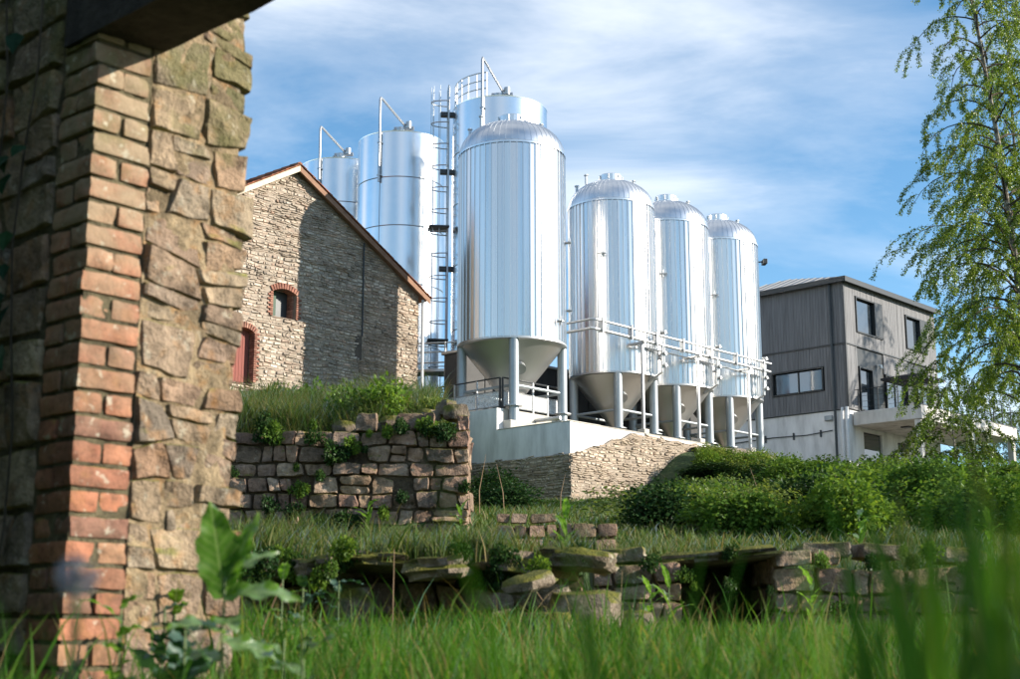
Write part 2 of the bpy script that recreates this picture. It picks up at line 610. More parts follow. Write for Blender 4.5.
def mat_mesh():
    m, t, bs, out = new_mat('perforated_infill_sheet')
    bs.inputs['Base Color'].default_value = (0.66, 0.67, 0.68, 1)
    bs.inputs['Roughness'].default_value = 0.5
    tr = nd(t, 'ShaderNodeBsdfTransparent')
    tcn = nd(t, 'ShaderNodeTexCoord')
    ck = nd(t, 'ShaderNodeTexVoronoi')
    ck.inputs['Scale'].default_value = 34.0
    t.links.new(tcn.outputs['Object'], ck.inputs['Vector'])
    ms = nd(t, 'ShaderNodeMixShader')
    t.links.new(ramp(t, ck.outputs['Distance'], [(0.40, 1.0), (0.46, 0.0)]), ms.inputs[0])
    t.links.new(bs.outputs[0], ms.inputs[1])
    t.links.new(tr.outputs[0], ms.inputs[2])
    t.links.new(ms.outputs[0], out.inputs[0])
    return m


M['perf'] = mat_mesh()
M['grass'] = mat_leaf('meadow_grass_blade', [(0.030, 0.105, 0.012), (0.05, 0.155, 0.018), (0.075, 0.20, 0.024), (0.055, 0.15, 0.016), (0.11, 0.215, 0.033), (0.24, 0.22, 0.09)], 0.55, 0.45, 0.05)
M['drygrass'] = mat_leaf('rough_bank_grass', [(0.035, 0.085, 0.015), (0.05, 0.115, 0.02), (0.075, 0.13, 0.025), (0.13, 0.14, 0.05), (0.045, 0.10, 0.018), (0.22, 0.18, 0.09)], 0.4, 0.5, 0.08)
M['straw'] = mat_leaf('dry_straw', [(0.22, 0.17, 0.08), (0.30, 0.24, 0.12), (0.18, 0.17, 0.06)], 0.3, 0.6, 0.02)
M['bush'] = mat_leaf('bramble_leaf', [(0.045, 0.10, 0.02), (0.07, 0.15, 0.028), (0.11, 0.20, 0.04), (0.06, 0.13, 0.025), (0.15, 0.23, 0.05)], 0.42, 0.6, 0.015)
M['bush2'] = mat_leaf('pale_shrub_leaf', [(0.07, 0.12, 0.035), (0.11, 0.17, 0.05), (0.16, 0.21, 0.075)], 0.42, 0.6, 0.015)
M['ivy'] = mat_leaf('ivy_leaf', [(0.015, 0.045, 0.015), (0.025, 0.065, 0.02), (0.035, 0.065, 0.022)], 0.25, 0.6, 0.015)
M['ivyobj'] = mat_leaf('ivy_leaf_dark', [(0.015, 0.045, 0.02), (0.025, 0.065, 0.025), (0.02, 0.05, 0.03)], 0.25, 0.5, 0.03, 'object')
M['birchleaf'] = mat_leaf('young_birch_leaf', [(0.075, 0.15, 0.022), (0.11, 0.19, 0.03), (0.15, 0.22, 0.04), (0.07, 0.14, 0.02)], 0.5, 0.5, 0.03)
M['dock'] = mat_leaf('dock_leaf', [(0.13, 0.28, 0.03), (0.16, 0.33, 0.04), (0.11, 0.25, 0.03)], 0.6, 0.45, 0.04, 'object')
def veins(m):
    t = m.node_tree
    tcn = nd(t, 'ShaderNodeTexCoord')
    sp_ = nd(t, 'ShaderNodeSeparateXYZ')
    t.links.new(tcn.outputs['Object'], sp_.inputs[0])
    ay = mth(t, 'ABSOLUTE', sp_.outputs[1])
    n_ = tnoise(t, tcn.outputs['Object'], 30, 4, .6)
    ph = mth(t, 'ADD', mth(t, 'MULTIPLY', mth(t, 'SUBTRACT', sp_.outputs[0], mth(t, 'MULTIPLY', ay, .9)), 260.0), mth(t, 'MULTIPLY', n_, 3.0))
    vn = ramp(t, mth(t, 'SINE', ph), [(.80, 0.0), (.98, .55)])
    rib = ramp(t, mth(t, 'MULTIPLY', ay, 100.0), [(.12, .8), (.40, 0.0)])
    k = mth(t, 'MAXIMUM', vn, rib)
    for n in list(t.nodes):
        if n.type in ('BSDF_DIFFUSE', 'BSDF_TRANSLUCENT'):
            src = n.inputs[0].links[0].from_socket
            bl = mix(t, ramp(t, n_, [(.35, .65), (.65, 0.0)]), src, (0.035, 0.10, 0.012))
            t.links.new(mix(t, k, bl, (0.26, 0.38, 0.10)), n.inputs[0])
    b = nd(t, 'ShaderNodeBump')
    b.inputs['Strength'].default_value = .5
    b.inputs['Distance'].default_value = .002
    t.links.new(mth(t, 'SUBTRACT', n_, k), b.inputs['Height'])
    for n in list(t.nodes):
        if n.type in ('BSDF_DIFFUSE', 'BSDF_GLOSSY'):
            t.links.new(b.outputs[0], n.inputs['Normal'])


veins(M['dock'])
M['bluegreen'] = mat_leaf('shaded_blue_green_leaf', [(0.03, 0.08, 0.05), (0.035, 0.085, 0.035)], 0.3, 0.5, 0.02, 'object')
M['stemgreen'] = mat_plain('green_stem', (0.10, 0.15, 0.05), 0.6, 0, 0.2, 6, 0)
M['stemdry'] = mat_plain('dry_stem', (0.26, 0.17, 0.10), 0.8, 0, 0.3, 6, 0)
M['fluff'] = mat_plain('seed_head_fluff', (0.30, 0.30, 0.33), 0.9, 0, 0.1, 6, 0)
M['bark'] = mat_stone('dark_branch_bark', [(0.07, 0.055, 0.04), (0.09, 0.07, 0.05)], 5, 0.6, 0.02, 0, 'object')


def mat_birch():
    m, t, bs, out = new_mat('birch_bark')
    tcn = nd(t, 'ShaderNodeTexCoord')
    mpn = nd(t, 'ShaderNodeMapping')
    mpn.inputs['Scale'].default_value = (3, 3, 9)
    t.links.new(tcn.outputs['Object'], mpn.inputs[0])
    n1 = tnoise(t, mpn.outputs[0], 1.2, 5, 0.65)
    c = ramp(t, n1, [(0.40, (0.03, 0.026, 0.022)), (0.52, (0.16, 0.14, 0.11)), (0.68, (0.42, 0.39, 0.34))])
    setc(t, bs.inputs['Base Color'], c)
    bs.inputs['Roughness'].default_value = 0.85
    bump(t, bs, n1, 0.6, 0.02)
    return m


M['birchbark'] = mat_birch()


def mat_ground():
    m, t, bs, out = new_mat('grass_and_earth')
    g = nd(t, 'ShaderNodeNewGeometry')
    n1 = tnoise(t, g.outputs['Position'], 0.6, 5, 0.6)
    n2 = tnoise(t, g.outputs['Position'], 8, 5, 0.65)
    c = ramp(t, n1, [(0.35, (0.028, 0.05, 0.012)), (0.55, (0.04, 0.07, 0.018)), (0.72, (0.075, 0.07, 0.03))])
    c = mix(t, 0.8, c, ramp(t, n2, [(0.3, 0.45), (0.6, 1.2)]), 'MULTIPLY')
    setc(t, bs.inputs['Base Color'], c)
    bs.inputs['Roughness'].default_value = 0.95
    bump(t, bs, n2, 0.8, 0.06)
    return m


M['ground'] = mat_ground()

#%%TERRAIN
# ------------------------------------------------------------------ terrain
WX, WY = 1.86, 43.5      # the near corner of the terrace wall


def sstep(a, b, x):
    t = np.clip((x - a) / (b - a), 0, 1)
    return t * t * (3 - 2 * t)


def dd(x, y):   # distance in front of the terrace's right-hand face
    return (x - WX) * UY - (y - WY) * UX


def ee(x, y):   # distance in front of the terrace's left-hand face
    return -(x - WX) * UX - (y - WY) * UY


def ground(x, y):
    x = np.asarray(x, float)
    y = np.asarray(y, float)
    zc = np.interp(y, [-30, -10, 0, 8.5, 9.6, 10.1, 12, 14, 20, 30, 43, 55, 5000],
                   [-1.2, -0.5, 0, 0.50, 0.55, 1.0, 1.22, 1.5, 2.15, 3.1, 4.5, 5.2, 5.2])
    # hollow ledge left of the middle: earth bank begins a little nearer
    lw = sstep(0.45, 0.2, x) * sstep(-2.8, -2.2, x)
    zl = np.interp(y, [-30, -10, 0, 8.4, 8.75, 9.0, 12, 14, 20], [-1.2, -0.5, 0, 0.5, 0.55, 0.95, 1.2, 1.5, 2.15])
    zc = np.where(y < 14, zc * (1 - lw) + zl * lw, zc)
    # mound held by the ruined wall on the left
    mw = sstep(-0.032, -0.050, x / np.maximum(y, 1)) * sstep(13.35, 13.75, y)
    zm = np.interp(y, [13, 13.7, 14.6, 16, 25, 30, 38, 41, 43, 90, 5000], [2.40, 2.46, 2.80, 2.86, 3.15, 3.9, 6.1, 7.4, 8.0, 8.2, 8.2])
    far = sstep(-0.42, -0.75 - 0.0 * y, x)
    zc = np.where(y > 13, zc * (1 - mw) + zm * mw, zc)
    # bank below the gravel terrace on the right
    d = dd(x, y)
    e = ee(x, y)
    zb = np.interp(d, [-60, -6, -3.0, -0.6, 0.3, 1.2, 3, 6, 13, 22, 60], [8.0, 8.0, 7.9, 6.98, 6.70, 5.9, 5.1, 4.4, 3.1, 1.8, -6])
    # only where the terrace edge runs back to the right
    s = (x - WX) * UX + (y - WY) * UY
    wgt = sstep(2.0, 6.5, s + 0.35 * np.clip(d, 0, 40))
    zr = np.maximum(zc, zb)
    zc = zc * (1 - wgt) + zr * wgt
    inside = (d < -0.45) & (e < -0.45)
    zc = np.where(inside, np.where(s < 7.5, np.interp(d, [-60, -11, -9, -4, -0.6], [8.0, 8.0, 7.6, 7.4, 6.9]), np.interp(d, [-60, -4, -0.6], [8.0, 8.0, 7.0])), zc)
    # hollow behind the opening in the low front wall
    zc = np.where((x > 0.6) & (x < 2.3) & (y > 9.3) & (y < 11.1), 0.45, zc)
    return zc


def uneven(x, y):
    return 0.05 * np.sin(x * 1.7 + y * .6) * np.sin(y * 1.3 - x * .4) + 0.03 * np.sin(x * 4.1) * np.sin(y * 3.7)


def gz(x, y):
    return float(ground(x, y) + uneven(x, y))


xs = np.concatenate((np.array([-3000, -900, -300, -120, -60, -36]), np.arange(-26, 40.01, 0.4), np.array([50, 80, 150, 400, 1200, 3000])))
ys = np.concatenate((np.array([-2000, -400, -100, -40, -16]), np.arange(-8, 80.01, 0.4), np.array([95, 130, 300, 1000, 4000])))
GX, GY = np.meshgrid(xs, ys)
GZ = ground(GX, GY) + uneven(GX, GY)
nx, ny = len(xs), len(ys)
idx = np.arange(nx * ny).reshape(ny, nx)
fq = np.stack((idx[:-1, :-1], idx[:-1, 1:], idx[1:, 1:], idx[1:, :-1]), -1).reshape(-1, 4)
terr = arr_mesh('ground', np.stack((GX, GY, GZ), -1).reshape(-1, 3), np.full(len(fq), 4), fq.ravel(), None, M['ground'], None, True)
tag(terr, kind='structure')


def W2(lx, ly):
    """point of the building grid (local x back-right, local y back-left from the terrace corner) in world x, y"""
    return WX + lx * UX - ly * UY, WY + lx * UY + ly * UX


# gravel strip on the terrace edge
gv = []
gs = np.arange(6.2, 30, 0.5)
offs = [-8.0, -5.0, -3.0, -1.6, -0.7, -0.1, 0.35, 0.9, 1.5]
for s_ in gs:
    for k, o_ in enumerate(offs):
        X, Y = W2(s_, -o_)
        wob = 0.10 * math.sin(s_ * 2.1 + k) + 0.07 * math.sin(s_ * 5.3 + k * 2)
        gv.append((X, Y, gz(X, Y) + (0.05 + 0.06 * wob if 0 < k < 8 else -0.12) + (0.10 + wob * .5 if 4 <= k <= 6 else 0)))
nk = len(offs)
gi = np.arange(len(gv)).reshape(-1, nk)
gf = np.stack((gi[:-1, :-1], gi[:-1, 1:], gi[1:, 1:], gi[1:, :-1]), -1).reshape(-1, 4)
grav = arr_mesh('gravel_terrace', gv, np.full(len(gf), 4), gf.ravel(), None, M['gravel'], None, True)
tag(grav, kind='structure')

# ------------------------------------------------------------------ small stones in one mesh (far walls)
def small_stones(u0, u1, topf, z0, hmean, wmean, seed, plane, hole=None, proud=0.05):
    """coursed rubble as real chamfered blocks; plane(u, z, out) gives the point; returns MB"""
    r = random.Random(seed)
    mb = MB()
    z = z0
    zmax = max(topf(u0 + (u1 - u0) * k / 24) for k in range(25))
    while z < zmax:
        h = hmean * r.uniform(0.55, 1.6)
        u = u0 - r.random() * wmean
        while u < u1:
            w = wmean * r.uniform(0.45, 1.8)
            a, b = max(u, u0), min(u + w, u1)
            u += w
            if b - a < 0.04:
                continue
            mid = (a + b) / 2
            zt = min(z + h, topf(a), topf(b))
            if zt - z < 0.03:
                continue
            if hole and hole(mid, (z + zt) / 2, (b - a) / 2):
                continue
            g_ = 0.010
            o = proud * r.uniform(0.1, 1.2)
            tilt = r.uniform(-.018, .018)
            wv = .03 * math.sin(mid * 1.9 + z * 3.1 + seed) + .02 * math.sin(mid * 4.3 + z * 5.0)
            wv = wv if z > z0 + .1 and zt + .08 < min(topf(a), topf(b)) else 0
            c = min(0.018, (b - a) * .25, (zt - z) * .25)
            base = len(mb.v)
            q = [(a + g_, z + g_ + tilt + wv), (b - g_, z + g_ - tilt + wv), (b - g_, zt - g_ - tilt + wv), (a + g_, zt - g_ + tilt + wv)]
            m_ = (sum(p[0] for p in q) / 4, sum(p[1] for p in q) / 4)
            for p in q:
                mb.v.append(plane(p[0] + r.uniform(-.01, .01), p[1] + r.uniform(-.008, .008), -0.02))
            for p in q:
                sx = c if p[0] < m_[0] else -c
                sz = c if p[1] < m_[1] else -c
                mb.v.append(plane(p[0] + sx, p[1] + sz, o + r.uniform(-.008, .008)))
            rr = r.random()
            mb.quad(base + 4, base + 5, base + 6, base + 7, r=rr)
            for k in range(4):
                k2 = (k + 1) % 4
                mb.quad(base + k, base + k2, base + 4 + k2, base + 4 + k, r=rr)
        z += h
    return mb


#%%BARN
# ------------------------------------------------------------------ stone barn
barn = thing('stone_barn', 'old rubble stone barn with red tiled gable roof below the steel tanks', 'barn', (-7.4, 46.5, 8.0), GRID)
HW, EZ, PZ = 5.95, 4.85, 8.25       # half width, eave and peak above the base
BL = 13.0


def gable(u):
    return PZ - abs(u) * (PZ - EZ) / HW


b = MB()
win = (-0.76, 0.22, 3.0, 3.98)
door = (-2.42, -1.64, 0.6, 2.35)
# walls: the front as bands round the openings, 0.5 thick, with mortar between the stones
def gpoly(x0, x1, z0, z1):
    pts = [(x0, z0), (x1, z0)]
    pts.append((x1, min(z1, gable(x1))))
    if x0 < 0 < x1 and z1 > gable(0) - .01:
        pts.append((0, gable(0)))
    pts.append((x0, min(z1, gable(x0))))
    return pts


b.prism(gpoly(-HW, door[0], -0.5, 99), 0.0, 0.5)
b.prism(gpoly(door[0], door[1], door[3], 99), 0.0, 0.5)
b.prism(gpoly(door[1], win[0], -0.5, 99), 0.0, 0.5)
b.prism(gpoly(win[0], win[1], win[3], 99), 0.0, 0.5)
b.prism(gpoly(win[0], win[1], -0.5, win[2]), 0.0, 0.5)
b.prism(gpoly(win[1], HW, -0.5, 99), 0.0, 0.5)
b.prism([(door[0], -0.5), (door[1], -0.5), (door[1], door[2]), (door[0], door[2])], 0.0, 0.5)
b.box(-HW, -HW + .5, 0.502, BL, -0.5, EZ - 0.05)
b.box(HW - .5, HW, 0.502, BL, -0.5, EZ - 0.05)
b.prism(gpoly(-HW + .501, HW - .501, -0.5, 99), BL - .5, BL)
b.build('wall', M['barn_mortar'], barn)


def hole(u, z, hw):
    for (x0, x1, z0, z1) in (win, door):
        if u + hw > x0 - .16 and u - hw < x1 + .16 and z0 - .02 < z < z1 + .2:
            return True
    return False


s1 = small_stones(-HW, HW, lambda u: gable(u) - .02, 2.95, 0.085, 0.19, 11, lambda u, z, o: (u, -o, z), hole)
tag(s1.build('stone_facing', M['barn_stone'], barn), kind='stuff')
# thicker lower wall with a ledge up to local x = 2.9
lb = MB()
lb.box(-HW, door[0] - .02, -0.22, -0.002, -0.5, 2.90)
lb.box(door[1] + .02, 2.9, -0.22, -0.002, -0.5, 2.90)
lb.box(door[0] - .02, door[1] + .02, -0.22, -0.002, door[3] + .02, 2.90)
lb.build('lower_wall', M['barn_mortar'], barn)
s2 = small_stones(-HW, 2.9, lambda u: 2.93, -0.3, 0.085, 0.19, 12, lambda u, z, o: (u, -0.22 - o, z), hole)
tag(s2.build('stone_facing', M['barn_stone'], barn), kind='stuff')
s3 = small_stones(2.9, HW, lambda u: 2.95, -0.3, 0.085, 0.19, 13, lambda u, z, o: (u, -o, z), hole)
tag(s3.build('stone_facing', M['barn_stone'], barn), kind='stuff')
s4 = small_stones(0, BL, lambda u: EZ - .05, -0.3, 0.09, 0.26, 14, lambda u, z, o: (HW + o, u, z))
tag(s4.build('stone_facing', M['barn_stone'], barn), kind='stuff')
s5 = small_stones(0, BL, lambda u: EZ - .05, -0.3, 0.09, 0.26, 15, lambda u, z, o: (-HW - o, u, z))
tag(s5.build('stone_facing', M['barn_stone'], barn), kind='stuff')
# brick surrounds
def surround(x0, x1, z0, z1, yf, nm):
    hw, cx = (x1 - x0) / 2, (x0 + x1) / 2
    zspring = z1 - 0.14
    k = 0
    z = z0
    while z < zspring - .02:
        for sgn, xe in ((-1, x0), (1, x1)):
            wd = 0.22 if (k % 2) else 0.12
            bk = MB().bbox(min(xe, xe + sgn * wd), max(xe, xe + sgn * wd), yf - .05, yf + .35, z, z + .065, .006)
            bk.build('brick', M['barn_brick'], barn)
        z += 0.075
        k += 1
    # segmental arch
    n = 11
    rad = (hw * hw + .14 * .14) / (2 * .14)
    half = math.asin(hw / rad)
    for i in range(n):
        th = -half * 1.08 + (2 * half * 1.08) * (i + .5) / n
        Mx = Matrix.Translation((cx, yf - .05, z1 - rad)) @ Matrix.Rotation(th, 4, 'Y')
        MB().bbox(-rad * half * .9 / n, rad * half * .9 / n, 0, .36, rad, rad + .20, .006, M=Mx).build('brick', M['barn_brick'], barn)


surround(*win, 0.0, 'w')
surround(*door, -0.22, 'd')
wd = MB()
wd.box(win[0] - .1, win[1] + .1, 0.40, 0.44, win[2] - .05, win[3] + .1)
wobj = wd.build('window_recess', M['darkmetal'], barn)
MB().bbox(win[0] + .02, win[0] + .40, .33, .37, win[2], win[3] + .02, .006).build('shutter', M['greendoor'], wobj)
rv = MB()
z = win[2]
while z < win[3]:
    rv.bbox(win[1] - .07, win[1] + .05, .10, .395, z, z + .064, .004)
    z += .075
tag(rv.build('brick_reveal', M['barn_brick'], barn), kind='stuff')
dr = MB()
for k in range(6):
    x = door[0] + .01 + k * .125
    dr.bbox(x, x + .12, 0.0, 0.05, door[2] - .1, door[3], .004)
dr.build('door', M['reddoor'], barn)
MB().tube([(3.18, -0.06, 2.9), (3.18, -0.06, 6.3)], 0.03, 8).build('iron_downpipe', M['darkmetal'], barn)
MB().box(2.72, 3.0, -0.26, 0.05, 2.0, 2.85).build('stone_bracket', M['dark_gap'], barn)
MB().tube([(HW + .12, -0.12, -0.4), (HW + .12, -0.12, EZ - .15)], 0.055, 8).build('downpipe', M['pvc'], barn)
# roof: two slopes, verge boards, tiles along the verge and in courses
sl = math.hypot(HW, PZ - EZ)
pitch = math.atan2(PZ - EZ, HW)
OV = 0.38
for sgn in (-1, 1):
    rf = MB()
    for (a, c_) in ((-0.22, 0.16),):
        dx, dz = math.cos(pitch), -math.sin(pitch)
        p0 = (0.0, PZ + .02)
        p1 = (sgn * (HW + OV * dx), PZ + .02 - (sl + OV) * math.sin(pitch) + sl * 0)
        p1 = (sgn * (sl + OV) * math.cos(pitch), PZ + .02 - (sl + OV) * math.sin(pitch))
        poly = [p0, p1, (p1[0], p1[1] + .10), (0.0, PZ + .12)]
        if sgn < 0:
            poly = poly[::-1]
        rf.prism(poly, -0.25, BL + .2)
    ro = rf.build('roof', M['wood_brown'], barn)
    # barge board on the verge
    bb = MB()
    poly = [(0, PZ - .10), (sgn * (sl + OV) * math.cos(pitch), PZ - .10 - (sl + OV) * math.sin(pitch)),
            (sgn * (sl + OV) * math.cos(pitch), PZ + .10 - (sl + OV) * math.sin(pitch)), (0, PZ + .10)]
    if sgn < 0:
        poly = poly[::-1]
    bb.prism(poly, -0.30, -0.255)
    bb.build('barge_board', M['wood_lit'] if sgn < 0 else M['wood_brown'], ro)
    # tiles: first two columns at the verge one by one, the rest of the slope as courses
    tl = MB().bbox(-.17, .17, -.15, .15, 0, .025, .006).mesh('tile')
    tl.materials.append(M['tile'])
    nrow = int((sl + OV) / 0.22)
    for i in range(nrow):
        d_ = (i + .5) * (sl + OV) / nrow
        for col in range(2):
            o = bpy.data.objects.new('tile', tl)
            COL.objects.link(o)
            o.parent = ro
            o.location = (sgn * d_ * math.cos(pitch), -0.20 + col * .31, PZ + .135 - d_ * math.sin(pitch) + rng.uniform(0, .012))
            o.rotation_euler = (rng.uniform(-.03, .03), sgn * (pitch - .07), rng.uniform(-.04, .04))
    cs = MB()
    for i in range(nrow):
        d_ = (i + .5) * (sl + OV) / nrow
        Mx = Matrix.Translation((sgn * d_ * math.cos(pitch), 0, PZ + .135 - d_ * math.sin(pitch))) @ Matrix.Rotation(sgn * (pitch - .07), 4, 'Y')
        yy = 0.28
        while yy < BL:
            cs.box(-.17, .17, yy, yy + .30, rng.uniform(-.006, .006), .025, M=Mx)
            yy += .31
    tag(cs.build('tile_courses', M['tile'], ro), kind='stuff')
for k in range(30):
    MB().tube([(0, -0.28 + k * .45, PZ + .13), (0, 0.20 + k * .45, PZ + .15)], .11, 8).build('ridge_tile', M['tile'], barn)

#%%TANKS
# ------------------------------------------------------------------ ribbed silo tanks on legs
NP = 52


def panel_mesh(Rr, z0, z1):
    """one cladding strip with its raised seam, origin on the strip's middle line"""
    w = 2 * PI * Rr / NP
    prof = [(-w / 2, 0.0), (-w * .25, 0.001), (0, 0.0015), (w * .25, 0.001), (w / 2 - .048, 0.0), (w / 2 - .042, 0.034), (w / 2 - .006, 0.034), (w / 2, 0.0)]
    sag = [-.006 for x, _ in prof]
    mb = MB()
    zs = [z0, z0 + (z1 - z0) * .34, z0 + (z1 - z0) * .36, z1]
    for z in zs:
        for (x, d), g_ in zip(prof, sag):
            mb.v.append((d + g_, x, z))
    n = len(prof)
    for i in range(len(zs) - 1):
        for k in range(n - 1):
            mb.quad(i * n + k, i * n + k + 1, (i + 1) * n + k + 1, (i + 1) * n + k)
    me = mb.mesh('cladding_panel')
    sm = np.zeros(len(me.polygons), dtype=bool)
    for i in range(len(zs) - 1):
        for k in range(4):
            sm[i * (n - 1) + k] = True
    me.polygons.foreach_set('use_smooth', sm)
    me.materials.append(M['clad'])
    return me


def silo(label, x, y, Rr, zb, zcyl, zsh, ztop, seed, leg_az, fittings):
    r = random.Random(seed)
    t = thing('ribbed_tank', label, 'tank', (x, y, zb), 0, 'ribbed tanks standing on legs')
    H = zcyl - zb
    Hs = zsh - zb
    Ht = ztop - zb
    me = panel_mesh(Rr, H, Hs)
    for k in range(NP):
        a = 2 * PI * k / NP + .04
        o = bpy.data.objects.new('cladding_panel', me)
        COL.objects.link(o)
        o.parent = t
        o.location = (Rr * math.cos(a), Rr * math.sin(a), 0)
        o.rotation_euler = (0, 0, a + r.gauss(0, 0.024))
    MB().lathe([(Rr - .06, H + .01), (Rr - .06, Hs - .01)], 48).build('shell', M['steel'], t, True)
    # domed top of narrow gores with a flat rolled edge
    hd = Ht - Hs
    prof = [(Rr + .035, Hs - .05), (Rr + .035, Hs + .02), (Rr + .0, Hs + .05), (Rr * .955, Hs + hd * .34), (Rr * .86, Hs + hd * .60), (Rr * .70, Hs + hd * .82), (Rr * .48, Hs + hd * .95), (Rr * .2, Hs + hd)]
    fine = prof[:3] + [(Rr * math.cos(q_), Hs + .05 + (hd - .05) * math.sin(q_)) for q_ in [R(v_) for v_ in (8, 18, 28, 38, 48, 58, 68, 76)]]
    dm = MB().lathe(fine, NP * 2).build('dome', M['dome'], t, True)
    sm_ = MB()
    for k in range(NP):
        a = 2 * PI * k / NP
        sm_.tube([(p_[0] * math.cos(a), p_[0] * math.sin(a), p_[1] + .004) for p_ in fine[2:]], .011, 4, False)
    tag(sm_.build('dome_seams', M['dome'], dm), kind='stuff')
    cap = MB().lathe([(Rr * .27, Hs + hd * .95), (Rr * .27, Ht + .22), (Rr * .25, Ht + .25), (0.01, Ht + .26)], 24).build('manhole_collar', M['dome'], t, False)
    for k in range(7):
        a = k * 2 * PI / 7
        MB().tube([(Rr * .27 * math.cos(a), Rr * .27 * math.sin(a), Ht + .02), (Rr * .29 * math.cos(a), Rr * .29 * math.sin(a), Ht + .20)], .02, 6).build('clamp', M['galv'], cap)
    for (aa, rr_, hh) in ((200, .62, .26), (20, .60, .24), (120, .62, .2), (185, .80, .12)):
        a = R(aa)
        zz_ = Hs + hd * (.90 if rr_ < .7 else .70)
        px_, py_ = Rr * rr_ * math.cos(a), Rr * rr_ * math.sin(a)
        MB().tube([(px_, py_, zz_ - .1), (px_, py_, zz_ + hh)], .055, 8).tube([(px_, py_, zz_ + hh), (px_, py_, zz_ + hh + .05)], .09, 8).build('vent', M['galv'], dm)
    # bottom rim and discharge cone
    cn = MB().lathe([(Rr + .03, H + .03), (Rr + .03, H - .04), (Rr - .05, H - .045), (Rr * .93, H - .06), (0.16, 0.30), (0.13, 0.05)], 48).build('cone', M['cone'], t, True)
    MB().lathe([(.13, .06), (.2, .06), (.2, .0), (.12, .0)], 16).build('outlet_flange', M['galv'], cn)
    a = R(-78)
    cx_, cy_ = Rr * .62 * math.cos(a), Rr * .62 * math.sin(a)
    zm = H * .62
    MB().tube([(cx_, cy_, zm), (cx_ * 1.14, cy_ * 1.14, zm - .12)], .2, 14).build('hatch', M['galv'], cn)
    for k in range(4):
        a = R(leg_az + 90 * k)
        lx, ly = (Rr - .14) * math.cos(a), (Rr - .14) * math.sin(a)
        lg = MB().tube([(lx, ly, -0.9), (lx, ly, H + .02)], .165, 16).build('leg', M['leg'], t, True)
        MB().lathe([(0.01, .03), (.3, .03), (.3, .0), (.01, .0)], 12, lx, ly).build('base_plate', M['galv'], lg)
        a2 = R(leg_az + 90 * (k + 1))
        l2 = ((Rr - .14) * math.cos(a2), (Rr - .14) * math.sin(a2))
        MB().tube([(lx, ly, .72), (l2[0], l2[1], .72)], .05, 8).build('tie_bar', M['leg'], t, True)
    # discharge pipe
    MB().tube([(0, 0, .05), (0, 0, -.25), (.5, -.4, -.32), (1.6, -1.3, -.32)], .07, 8).build('outlet_pipe', M['galv'], t, True)
    for (az, z, kind) in fittings:
        a = R(az)
        c, s = math.cos(a), math.sin(a)
        Mx = Matrix.Translation((Rr * c, Rr * s, z - zb)) @ Matrix.Rotation(a, 4, 'Z')
        if kind == 'valve':
            f = MB()
            f.tube([Mx @ Vector((0, 0, 0)), Mx @ Vector((.22, 0, 0))], .045, 8)
            f.tube([Mx @ Vector((.16, -.16, 0)), Mx @ Vector((.16, .16, 0))], .03, 8)
            f.tube([Mx @ Vector((.16, 0, -.13)), Mx @ Vector((.16, 0, .17))], .03, 8)
            f.build('sample_valve', M['galv'], t)
        elif kind == 'lamp':
            f = MB()
            f.tube([Mx @ Vector((0, 0, 0)), Mx @ Vector((.30, 0, .02))], .03, 6)
            f.bbox(.26, .44, -.20, .20, -.10, .12, .02, M=Mx)
            f.build('floodlight', M['darkmetal'], t)
        elif kind == 'man':
            f = MB()
            f.tube([Mx @ Vector((-.05, 0, 0)), Mx @ Vector((.14, 0, 0))], .27, 18)
            f.tube([Mx @ Vector((.14, 0, 0)), Mx @ Vector((.17, 0, 0))], .32, 18)
            f.build('manway', M['galv'], t)
    return t


def az_of(deg):      # azimuth clockwise from +Y to math angle
    return 90 - deg


silo('large ribbed aluminium tank beside the barn, on the railed concrete platform', 0.07, 47.7, 1.86, 7.95, 10.27, 17.10, 18.35, 1, -88,
     [(az_of(98), 11.5, 'valve'), (az_of(100), 13.9, 'valve'), (az_of(125), 10.95, 'valve')])
silo('ribbed aluminium tank next to the large platform tank, first behind the pipe bridge corner', 3.93, 53.0, 1.66, 8.0, 10.12, 16.78, 17.95, 2, -88,
     [(az_of(196), 14.6, 'valve'), (az_of(190), 11.6, 'valve'), (az_of(95), 10.9, 'valve'), (az_of(100), 11.8, 'valve')])
silo('middle tank of the three ribbed tanks behind the straight pipe bridge', 6.40, 55.7, 1.66, 8.0, 10.12, 16.78, 17.95, 3, -88,
     [(az_of(210), 16.3, 'lamp'), (az_of(192), 14.5, 'valve'), (az_of(205), 11.3, 'lamp'), (az_of(95), 10.9, 'valve')])
silo('ribbed aluminium tank standing beside the timber clad building', 8.87, 58.4, 1.66, 8.0, 10.12, 16.78, 17.95, 4, -88,
     [(az_of(212), 16.3, 'lamp'), (az_of(195), 14.3, 'valve'), (az_of(85), 16.2, 'lamp'), (az_of(210), 11.2, 'lamp'), (az_of(95), 10.9, 'valve')])


